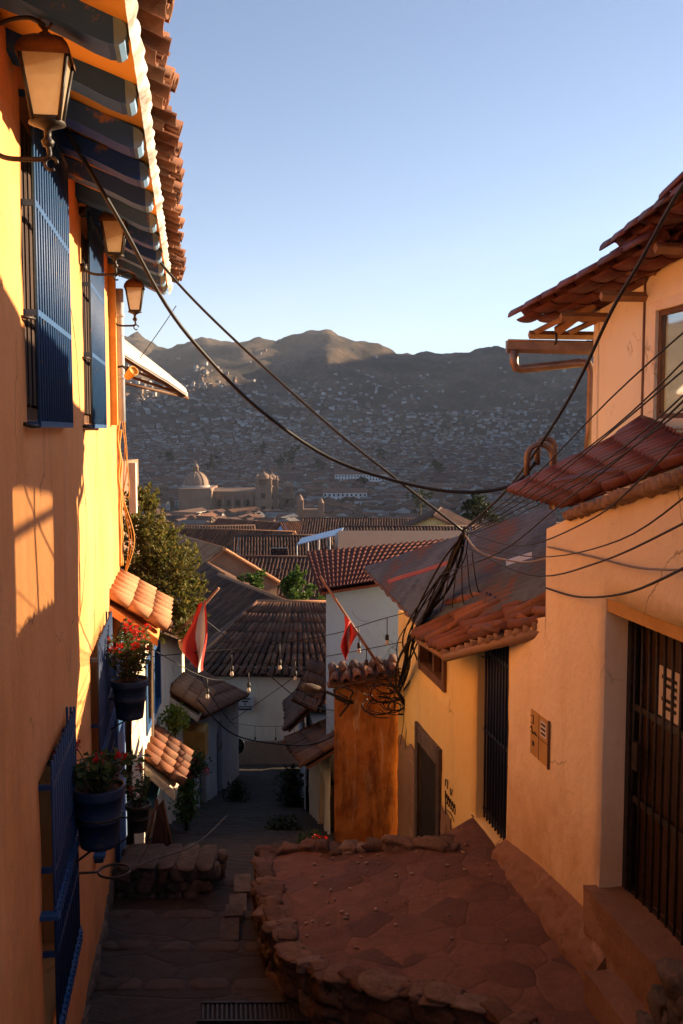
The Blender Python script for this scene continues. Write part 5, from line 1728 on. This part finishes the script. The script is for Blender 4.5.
blob_tree('garden_tree', 'small bright green tree at the left end of the dark blue wall', at(250, 578, 52), .65, 2.2, 43, m_leaf_gr, 1600, .17)
blob_tree('garden_tree', 'pale green shrubbery hanging beneath the brown metal roof', at(309, 598, 41), .6, 2, 44, m_leaf_gr, 1100, .13)

# ------------------------------------------------------------------ town mesh helper with painted tones
class TB(MB):
    def __init__(s): super().__init__(); s.tone = (1, 1, 1); s.ft = []
    def face(s, idx): super().face(idx); s.ft.append(s.tone)
def build_t(name, mb, mats, parent=None, base=None):
    o = build(name, mb, mats, parent, base)
    at_ = o.data.color_attributes.new('tone', 'FLOAT_COLOR', 'CORNER')
    buf = []
    for p in o.data.polygons:
        t = mb.ft[p.index]
        for _ in p.loop_indices: buf += [t[0], t[1], t[2], 1.0]
    at_.data.foreach_set('color', buf)
    return o
WALLS = [(.40, .37, .34), (.30, .20, .14), (.24, .15, .10), (.30, .23, .17), (.18, .12, .085), (.22, .15, .11), (.48, .46, .44), (.20, .13, .09), (.28, .19, .13), (.34, .25, .17), (.25, .16, .11)]
ROOFS = [(.12, .058, .04), (.16, .076, .048), (.09, .046, .034), (.13, .07, .05), (.19, .09, .052), (.10, .06, .046), (.19, .17, .155)]
def town_house(mb, c, gz, lx_, ly_, wh, rh, ang, rg, wins=True, wall=None):
    wt = wall or rg.choice(WALLS); k = rg.uniform(.55, .95); wt = tuple(x * k for x in wt)
    rt = rg.choice(ROOFS); k = rg.uniform(.8, 1.15); rt = tuple(x * k for x in rt)
    ca, sa = math.cos(ang), math.sin(ang)
    P = lambda x, y, z: V((c[0] + x * ca - y * sa, c[1] + x * sa + y * ca, gz + z))
    hx, hy = lx_ / 2, ly_ / 2
    mb.tone = wt
    n = mb.verts([P(-hx, -hy, -5), P(hx, -hy, -5), P(hx, hy, -5), P(-hx, hy, -5), P(-hx, -hy, wh), P(hx, -hy, wh), P(hx, hy, wh), P(-hx, hy, wh), P(-hx, 0, wh + rh), P(hx, 0, wh + rh)])
    mb.face((n, n + 1, n + 5, n + 4)); mb.face((n + 1, n + 2, n + 6, n + 9, n + 5)); mb.face((n + 2, n + 3, n + 7, n + 6)); mb.face((n + 3, n, n + 4, n + 8, n + 7))
    mb.tone = rt; o = .4; q = rh / hy * o
    for s in (-1, 1):
        a = [P(-hx - o, s * (hy + o), wh - q), P(hx + o, s * (hy + o), wh - q), P(hx + o, 0, wh + rh), P(-hx - o, 0, wh + rh)]
        mb.prism(a if s < 0 else a[::-1], (0, 0, .18))
    if wins:
        mb.tone = (.035, .03, .028)
        st = max(1, int(wh // 2.7)); nw = max(1, int(lx_ // 3))
        for f in range(st):
            for i in range(nw):
                if rg.random() < .25: continue
                x = -hx + lx_ * (i + .5) / nw; z = .9 + f * 2.7
                for s in (-1, 1):
                    mb.poly([P(x - .5, s * (hy + .06), z), P(x + .5, s * (hy + .06), z), P(x + .5, s * (hy + .06), z + 1.3), P(x - .5, s * (hy + .06), z + 1.3)])
                if i < max(1, int(ly_ // 4)):
                    y = -hy + ly_ * (i + .5) / max(1, int(ly_ // 4))
                    for s in (-1, 1):
                        mb.poly([P(s * (hx + .06), y - .5, z), P(s * (hx + .06), y + .5, z), P(s * (hx + .06), y + .5, z + 1.3), P(s * (hx + .06), y - .5, z + 1.3)])

def town():
    rg = random.Random(99)
    cells = []
    r = 100.0
    while r < 3700:
        sp = 11.5 if r < 900 else (13 if r < 2000 else 13.5 + (r - 2000) * .004)
        half = .5 if r < 2000 else .40
        n = int(2 * half * r / sp)
        for i in range(n):
            az = -half + 2 * half * (i + rg.uniform(.15, .85)) / n
            y = r * math.cos(az) + rg.uniform(-.3, .3) * sp; x = r * math.sin(az)
            dens = 1.0 if r < 2200 else max(.04, 1 - (r - 2300) / 1350)
            dens *= .9 + .5 * noise.noise(V((x / 160, y / 160, 5)))
            if r > 2500: dens *= .75 + 1.1 * noise.noise(V((x / 330, y / 330, 8)))
            if rg.random() > dens: continue
            if -135 < x < -30 and 640 < y < 790: continue
            if 165 < y < 700 and abs(x + .12 * y) < 0: continue
            cells.append((x, y))
        r += sp * (1.0 if r < 900 else 1.05)
    def spec(x, y):
        r = math.hypot(x, y)
        big = rg.random() < .10 and 250 < r < 1800
        lx_ = rg.uniform(8, 14) if not big else rg.uniform(18, 34)
        ly_ = rg.uniform(6.5, 9.5); wh = rg.choice((3.2, 3.4, 5.8, 6.2)) if r > 250 else 3.2
        if big: wh = 6.5
        rh = ly_ * rg.uniform(.19, .27)
        if r > 2200: lx_ *= 1.05; ly_ *= 1.0; rh *= .6
        ang = rg.choice((0, PI / 2)) + R(-18) + rg.gauss(0, .14)
        return lx_, ly_, wh, rh, ang, ((.62, .60, .57) if (big and rg.random() < .6) else (rg.choice(((.55, .53, .5), (.62, .6, .58), (.46, .42, .38), (.42, .36, .3))) if (r > 1000 and rg.random() < .42) else None))
    cells.sort(key=lambda c: math.hypot(*c))
    vis = [c for c in cells if abs(c[0] / c[1] + .0) < .25]
    solo = set(vis[:285])
    mb = TB()
    bands = [(230, 'dull brown tiled house among the nearest packed roofs of the valley', 'near roofs of the valley'),
             (330, 'small brown tiled house among the packed roofs partway to the domed church', 'valley roofs in front of the church'),
             (99999, 'tiny brown tiled house among farther packed roofs near the domed church', 'valley roofs around the church')]
    for (x, y) in cells:
        s = spec(x, y); gz = ground(x, y)
        r = math.hypot(x, y)
        if (x, y) in solo:
            m = TB(); town_house(m, (x, y), gz, *s[:5], rg, True, s[5])
            o = build_t('town_house', m, m_vcol, base=(x, y, gz))
            for lim, lab, grp in bands:
                if r < lim: break
            tag(o, lab, 'house', grp)
        else:
            town_house(mb, (x, y), gz, *s[:5], rg, r < 1500, s[5])
    o = build_t('distant_town', mb, m_vcol, base=(0, 1500, -60))
    tag(o, 'mass of small brown and white houses covering the valley floor and lower hillsides', 'town', kind='stuff')
    print('town', len(cells))
    # rows of long white arcaded buildings in the centre
    for (px, py, Y, L, h, lab) in ((361, 474, 1150, 60, 9, 'upper long white civic building with rows of dark windows, far in the valley'),
                                   (392, 494, 900, 92, 8, 'longest white civic building with rows of dark windows beyond the dark tree'),
                                   (345, 492, 820, 36, 8, 'shorter white civic building with dark windows, left of the longest one'),
                                   (446, 487, 980, 44, 9, 'grey-white civic building far behind the dark tree')):
        p = at(px, py, Y)
        t = thing('civic_building', (p.x, p.y, p.z - h), lab, 'building')
        m = TB(); m.tone = (.66, .64, .62); m.box((p.x, p.y, p.z - h / 2 - 4), (L, 12, h + 8)); build_t('wall', m, m_vcol, t)
        m = TB(); m.tone = (.20, .10, .07)
        for s in (-1, 1): m.prism([p + V((-L / 2 - .6, s * 6.6, -.2)), p + V((L / 2 + .6, s * 6.6, -.2)), p + V((L / 2 + .6, 0, 2.6)), p + V((-L / 2 - .6, 0, 2.6))], (0, 0, .25))
        build_t('roof', m, m_vcol, t)
        n = min(45, int(L / 3.4))
        for f in range(2):
            for i in range(n):
                m = MB(); m.box((p.x - L / 2 + L * (i + .5) / n, p.y - 6.05, p.z - 2.2 - f * 3.6), (1.3, .2, 1.9)); build('window', m, m_dglass, t)
    # far trees in the valley
    mats = [m_leaf_dk]
    for k, (px, py, Y, rd) in enumerate(((288, 455, 1500, 13), (382, 452, 1700, 12), (278, 462, 1400, 9), (213, 463, 1300, 9), (360, 481, 1000, 7), (440, 466, 1300, 10), (168, 455, 1500, 9), (420, 502, 420, 4.5), (262, 447, 1900, 13), (320, 463, 1500, 9))):
        p = at(px, py, Y)
        labs = ['tall dark tree clump above the church towers', 'dark pointed tree above the white civic buildings', 'low dark tree just right of the church tower tops', 'dark tree right of the church dome', 'dark tree above the longest civic building', 'dark tree far right of the civic buildings', 'dark tree left of the church dome', 'dark tree among roofs in front of the civic buildings', 'dark tree highest above the church nave', 'dark tree between the towers and the upper civic building']
        blob_tree('valley_tree', labs[k], p, rd, rd * 1.6, 60 + k, m_leaf_dk, 420, rd * .34, 'dark trees in the valley')
town()

# ------------------------------------------------------------------ domed church
m_church = plain('church_stone', [(.20, .12, .08), (.27, .17, .115)], .12, .9, .3, .8)
m_band = plain('church_band', [(.36, .32, .29), (.42, .38, .35)], .2, .9, 0)
m_dome = plain('church_dome', [(.21, .14, .10), (.27, .185, .135)], .2, .8, .2, 1)
Yc = 700
gzc = at(200, 522, Yc).z
T = thing('domed_church', (at(225, 522, Yc).x, Yc, gzc), 'brown stone church with pale banded dome and two pinnacled front towers', 'church')
xx = lambda px: at(px, 500, Yc).x
zz = lambda py: at(200, py, Yc).z
b = MB()
b.box(((xx(180) + xx(258)) / 2, Yc + 12, (zz(492) + zz(540)) / 2), (xx(258) - xx(180), 22, zz(492) - zz(540)))
b.box(((xx(181) + xx(213)) / 2, Yc + 8, (zz(487) + zz(540)) / 2), (xx(213) - xx(181), 38, zz(488) - zz(540)))
for k in range(5):
    x = xx(214 + k * 9.5)
    b.box((x, Yc - .2, (zz(495) + zz(535)) / 2), (1.6, 2.4, zz(495) - zz(535)))
b.prism([V((xx(212), Yc + .5, zz(492))), V((xx(258), Yc + .5, zz(492))), V((xx(258), Yc + 12, zz(489))), V((xx(212), Yc + 12, zz(489)))], (0, 0, .4))
build('nave', b, m_church, T)
for k in range(4):
    b = MB(); x = xx(219 + k * 9.5); b.box((x, Yc + .4, zz(503)), (2.0, .8, 4.4)); build('window', b, m_dark, T)
dc = V((xx(195), Yc + 6, zz(492)))
rD = (xx(208) - xx(182)) / 2
b = MB(); b.lathe([(rD * .97, -3), (rD * .97, 3.6), (rD * 1.03, 3.7), (rD * 1.03, 4.4), (rD, 4.5)], dc, 32); dr_ = build('drum', b, m_church, T)
b = MB(); b.lathe([(rD * 1.04, 3.0), (rD * 1.06, 3.1), (rD * 1.06, 4.5), (rD * 1.0, 4.6)], dc, 32); build('drum_band', b, m_band, dr_)
for k in range(12):
    b = MB(); b.box(dc + V((rD * .97 * math.cos(k * PI / 6 + .2), rD * .97 * math.sin(k * PI / 6 + .2), 1)), (1.3, 1.3, 2.6), (0, 0, k * PI / 6 + .2)); build('window', b, m_dark, dr_)
b = MB(); b.lathe([(rD * .98 * math.cos(a), 4.5 + rD * 1.08 * math.sin(a)) for a in [k * PI / 20 for k in range(10)]] + [(1.9, 4.5 + rD * 1.07), (1.9, 4.5 + rD * 1.07 + 2.6), (2.2, 4.5 + rD * 1.07 + 2.8), (1.5, 4.5 + rD * 1.07 + 4.2), (.3, 4.5 + rD * 1.07 + 5.4), (.12, 4.5 + rD * 1.07 + 7.6), (0, 4.5 + rD * 1.07 + 7.6)], dc, 32)
for k in range(8):
    b.tube([dc + V((rD * 1.0 * math.cos(a) * math.cos(k * PI / 4), rD * 1.0 * math.cos(a) * math.sin(k * PI / 4), 4.5 + rD * 1.09 * math.sin(a))) for a in [j * PI / 20 for j in range(10)]], .22, 5)
build('dome', b, m_dome, T)
def tower(px, w, Y, ptop, par, s=1.0):
    x = at(px, 500, Y).x
    z0 = at(px, 540, Y).z; z1 = at(px, ptop, Y).z
    b = MB(); h = z1 - z0
    b.box((x, Y, z0 + h * .42), (w, w, h * .84))
    for q in (.60, .84): b.box((x, Y, z0 + h * q), (w * 1.12, w * 1.12, .8))
    zb = z0 + h * .84
    for sx in (-1, 1):
        for sy in (-1, 1):
            b.box((x + sx * w * .38, Y + sy * w * .38, zb + 2.6), (w * .22, w * .22, 5.2))
            b.lathe([(.9, 0), (.7, 1.4), (.12, 3.2)], (x + sx * w * .42, Y + sy * w * .42, zb + 5.4), 8)
    b.box((x, Y, zb + 2.6), (w * .5, w * .5, 5.0)); b.box((x, Y, zb + 5.3), (w * 1.1, w * 1.1, .7))
    b.lathe([(w * .40, 0), (w * .40, 1.2), (w * .30, 2.6), (w * .12, 3.8), (.3, 4.4), (.1, 7.2)], (x, Y, zb + 5.6), 14)
    o = build('tower', b, m_church, par)
    for dx, dy, sx, sy in ((0, -1, 1.2, .3), (1, 0, .3, 1.2), (-1, 0, .3, 1.2)):
        for q in (.70, .50):
            d = MB(); d.box((x + dx * w * .505, Y + dy * w * .505, z0 + h * q), (sx * w * .2 + .1, sy * w * .2 + .1, 3.6)); build('belfry_opening', d, m_dark, o)
tower(264, 11, Yc + 2, 476, T)
tower(272, 9, Yc + 26, 477, T)
T2 = thing('church_tower', (at(288, 520, 800).x, 800, at(288, 520, 800).z), 'slim single bell tower to the right of the domed church', 'church')
tower(288, 8.5, 800, 484, T2)
T3 = thing('church_tower', (at(441, 495, 1150).x, 1150, at(441, 495, 1150).z), 'low square church tower far right of the long white civic buildings', 'church')
tower(441, 17, 1150, 478, T3)
T4 = thing('bell_gable', (at(308, 512, 480).x, 480, at(308, 512, 480).z), 'small bell gable in front of the civic buildings right of the church', 'church')
b = MB(); p = at(300, 503, 480); b.box(p + V((0, 0, -2)), (3.2, 3.2, 7)); b.lathe([(1.7, 0), (1.2, 1.3), (.1, 2.8)], p + V((0, 0, 1.5)), 12)
p = at(321, 505, 480); b.box(p + V((0, 0, -2)), (2.8, 2.8, 6)); b.lathe([(1.5, 0), (1.0, 1.2), (.1, 2.4)], p + V((0, 0, 1)), 12)
b.box(at(310, 511, 482) + V((0, 0, -1)), (11, 4, 4)); build('wall', b, m_church, T4)

# ------------------------------------------------------------------ cables
def cable(label, pts, r=.011, k=5, mat=None, group='overhead cables across the lane'):
    b = MB(); b.tube(smooth_path(pts, k), r, 6)
    c = pts[len(pts) // 2]
    return tag(build('overhead_cable', b, mat or m_cable, base=c), label, 'cable', group)
knot = at(463, 531, 10.0)
hub = at(403, 690, 12.6)
cable('thick black cable drooping from the blue eave across the valley to the twin bent pipes', [at(66, 130, 6.2), at(122, 225, 7.0), at(166, 305, 7.8), at(205, 355, 8.2), at(260, 410, 8.6), at(330, 458, 9.0), at(400, 482, 9.1), at(460, 492, 9.0), at(510, 486, 8.9), at(536, 462, 8.8)], .016)
cable('black cable from the far end of the tiled eave straight down to the cable knot', [at(150, 250, 9.5), at(186, 292, 9.7), at(240, 345, 9.9), at(330, 426, 10.0), at(400, 482, 10.0), knot], .013)
cable('thick cable rising from the knot up past the gutter to the upper roof corner', [knot, at(505, 492, 9.4), at(540, 445, 8.6), at(575, 388, 7.4), at(612, 310, 6.4), at(640, 262, 6.0), at(672, 203, 5.6), at(700, 160, 5.2)], .012)
for k, (ex, ey, m1, m2) in enumerate(((700, 318, 610, 395), (700, 345, 612, 425), (700, 356, 606, 432), (700, 380, 612, 452), (700, 396, 606, 462))):
    cable(['uppermost of the taut cables fanning from the knot across the upper window', 'second taut cable of the fan across the upper window', 'third taut cable of the fan, crossing the window middle', 'fourth taut cable of the fan, passing below the window middle', 'lowest taut cable of the fan near the window sill'][k],
          [knot + V((.02 * k, 0, -.01 * k)), at(520 + 4 * k, 490 + 4 * k, 8.2), at(m1, m2 + 4, 5.9), at(ex, ey, 4.4)], .0048)
for k, (pts, r) in enumerate((
    ([(463, 531, 10), (520, 546, 8.6), (590, 520, 6.7), (640, 480, 5.6), (700, 420, 4.5)], .0055),
    ([(470, 546, 9.9), (540, 557, 8.0), (620, 540, 6.0), (700, 485, 4.6)], .005),
    ([(462, 545, 10), (530, 575, 8.2), (600, 562, 6.6), (700, 515, 4.8)], .0065),
    ([(548, 547, 7.95), (590, 556, 7.15), (640, 568, 6.35), (700, 570, 5.5)], .008),
    ([(546, 588, 7.95), (580, 597, 7.2), (630, 592, 6.0), (700, 560, 4.8)], .008),
    ([(440, 575, 10.3), (500, 552, 8.6), (560, 505, 7.0), (630, 450, 5.6), (700, 385, 4.5)], .0055))):
    cable(['sagging cable from the knot that skims the lean-to tiles', 'sagging cable low across the wall above the door, upper one', 'sagging cable passing under the lean-to roof', 'short grey cable clipped along the orange wall above the door lintel', 'black cable looping from the house edge to above the brown door', 'cable running from the bundle across the lean-to roof'][k],
          [at(*p) for p in pts], r, 6, m_cable_g if k == 3 else None)
cable('pale sagging cable crossing the tin roof', [knot, at(480, 552, 9.6), at(520, 562, 9.0), at(548, 558, 8.2)], .009, 6, m_cable_g)
cable('thin cable hanging from the eave tip toward the sheet awning', [at(176, 306, 11), at(160, 330, 11.8), at(140, 358, 12.4)], .005)
cable('thin black cable looping along the wall top under the broken tiles', [at(450, 640, 10.4), at(475, 655, 10.0), at(520, 660, 9.0), at(546, 648, 8.2)], .006, 6)
# tangled bundle that drops from the knot to the wall bracket
t = thing('cable_bundle', at(400, 700, 12.6), 'tangled bundle of black cables dropping from the knot to the corner of the yellow house', 'cable bundle')
rg = random.Random(17); b = MB()
path = [(463, 531, 10.0), (452, 560, 10.2), (440, 590, 10.5), (424, 620, 10.9), (411, 645, 11.7), (405, 670, 12.4), (398, 688, 12.8)]
for k in range(13):
    w = rg.uniform(2, 9) if k < 9 else rg.uniform(8, 16)
    ph = rg.uniform(0, 6)
    b.tube(smooth_path([at(x + w * math.sin(ph + i * .9) * (1 if 0 < i < 6 else .4), y + rg.uniform(-4, 4), Y + rg.uniform(-.1, .1)) for i, (x, y, Y) in enumerate(path)], 4), rg.uniform(.006, .016), 5)
for k in range(5):
    b.tube(smooth_path([at(452 + k * 5, 560 - 2 * k, 10.0), at(446 + 8 * k, 590, 10.0), at(440 + 12 * k, 612 - 4 * k, 10.2)], 4), .006, 4)
build('twisted_cables', b, m_cable, t)
b = MB()
for k in range(16):                       # untidy coil on the rust wall corner
    cx, cy = rg.uniform(376, 402), rg.uniform(676, 712)
    rx_, ry_ = rg.uniform(6, 18), rg.uniform(4, 12)
    a0 = rg.uniform(0, 6)
    b.tube(smooth_path([at(cx + rx_ * math.cos(a0 + q * .7), cy + ry_ * math.sin(a0 + q * .7), 13.05 + .1 * math.sin(q + k)) for q in range(9)], 3), rg.uniform(.005, .012), 4)
for k in range(5):
    b.tube(smooth_path([at(398, 690, 12.9), at(404 + 2 * k, 715, 12.9), at(400 + 5 * k, 745 + 4 * k, 12.7)], 4), .005, 4)
b.tube([at(391, 684, 13.0), at(416, 720, 12.9)], .018, 6)
build('cable_coil', b, m_cable, t)

# strings of bulbs over the lane
def bulb_string(label, pts, fr, r=.006, drop=.22):
    t = thing('string_lights', pts[0], label, 'string lights')
    p = smooth_path(pts, 8)
    b = MB(); b.tube(p, r, 5); build('light_cable', b, m_cable, t)
    for f in fr:
        q = p[int(f * (len(p) - 1))]
        s = MB(); s.tube([q, q - V((0, 0, drop))], .006, 4); s.lathe([(0, 0), (.022, -.005), (.024, -.07), (.018, -.075)], q - V((0, 0, drop)), 10)
        so_ = build('lamp_holder', s, m_cable, t)
        g = MB(); g.lathe([(.013, 0), (.022, -.025), (.025, -.042), (.018, -.062), (0, -.07)], q - V((0, 0, drop + .075)), 12); build('bulb', g, m_bulb, so_)
bulb_string('upper string of hanging bulbs across the lane, in front of the white house', [at(118, 660, 12.0), at(200, 652, 12.8), at(262, 646, 13.2), at(333, 634, 13.2), at(372, 622, 13), at(408, 612, 12.6)], [.32, .46, .735, .89])
bulb_string('second string of hanging bulbs, crossing lower before the white house', [at(150, 648, 12.2), at(215, 680, 13.4), at(270, 665, 13.6), at(340, 654, 13.2), at(402, 642, 12.8)], [.22, .43, .6, .86], drop=.14)
bulb_string('short string of small bulbs low before the cream end house', [at(228, 722, 26), at(255, 726, 26), at(282, 726, 26), at(303, 722, 26)], [.35, .6, .85], drop=.3)
for k, pts in enumerate(([(192, 610, 14), (230, 640, 15), (300, 700, 15), (345, 712, 13.5)], [(198, 700, 14.5), (235, 735, 16), (290, 745, 17), (330, 738, 14.5), (372, 700, 13.3)], [(232, 720, 24), (262, 700, 24), (300, 672, 22), (330, 640, 17)], [(150, 600, 13.6), (180, 640, 14), (214, 700, 16), (236, 728, 22)])):
    cable(['thin cable from the tree down across the end house to the street lamp', 'thick low cable sagging across the bottom of the end house', 'cable crossing the end house wall up toward the white house', 'thin cable slanting down past the flag to the lower roofs'][k], [at(*p) for p in pts], .008 if k != 1 else .012, 6, None, 'cables over the lower lane')

# drain grating at the foot of the picture
t = thing('drain_grate', (-.6, 7.25, -4.42), 'long iron drain grating set across the steps at the bottom of the picture', 'drain')
b = MB()
for k in range(30): b.box((-1.05 + k * .036, 7.25, -4.405), (.014, .2, .018), (0, 0, .12))
b.box((-.53, 7.37, -4.403), (1.1, .02, .024), (0, 0, .0)); b.box((-.53, 7.13, -4.403), (1.1, .02, .024))
build('grate_bars', b, m_iron, t)
b = MB(); b.box((-.53, 7.25, -4.413), (1.06, .2, .004)); build('drain_slot', b, m_dark, t)

# ------------------------------------------------------------------ haze
hz = MB()
hz.box((0, 1500, 420), (20000, 20000, 1240))
m = bpy.data.materials.new('haze_air'); m.use_nodes = True
nt_ = m.node_tree; nt_.nodes.clear()
o_ = nt_.nodes.new('ShaderNodeOutputMaterial'); v_ = nt_.nodes.new('ShaderNodeVolumePrincipled')
v_.inputs['Color'].default_value = (.74, .82, .97, 1); v_.inputs['Density'].default_value = HAZE; v_.inputs['Anisotropy'].default_value = .2
nt_.links.new(v_.outputs[0], o_.inputs['Volume'])
ho = build('haze', hz, m); tag(ho, kind='stuff')
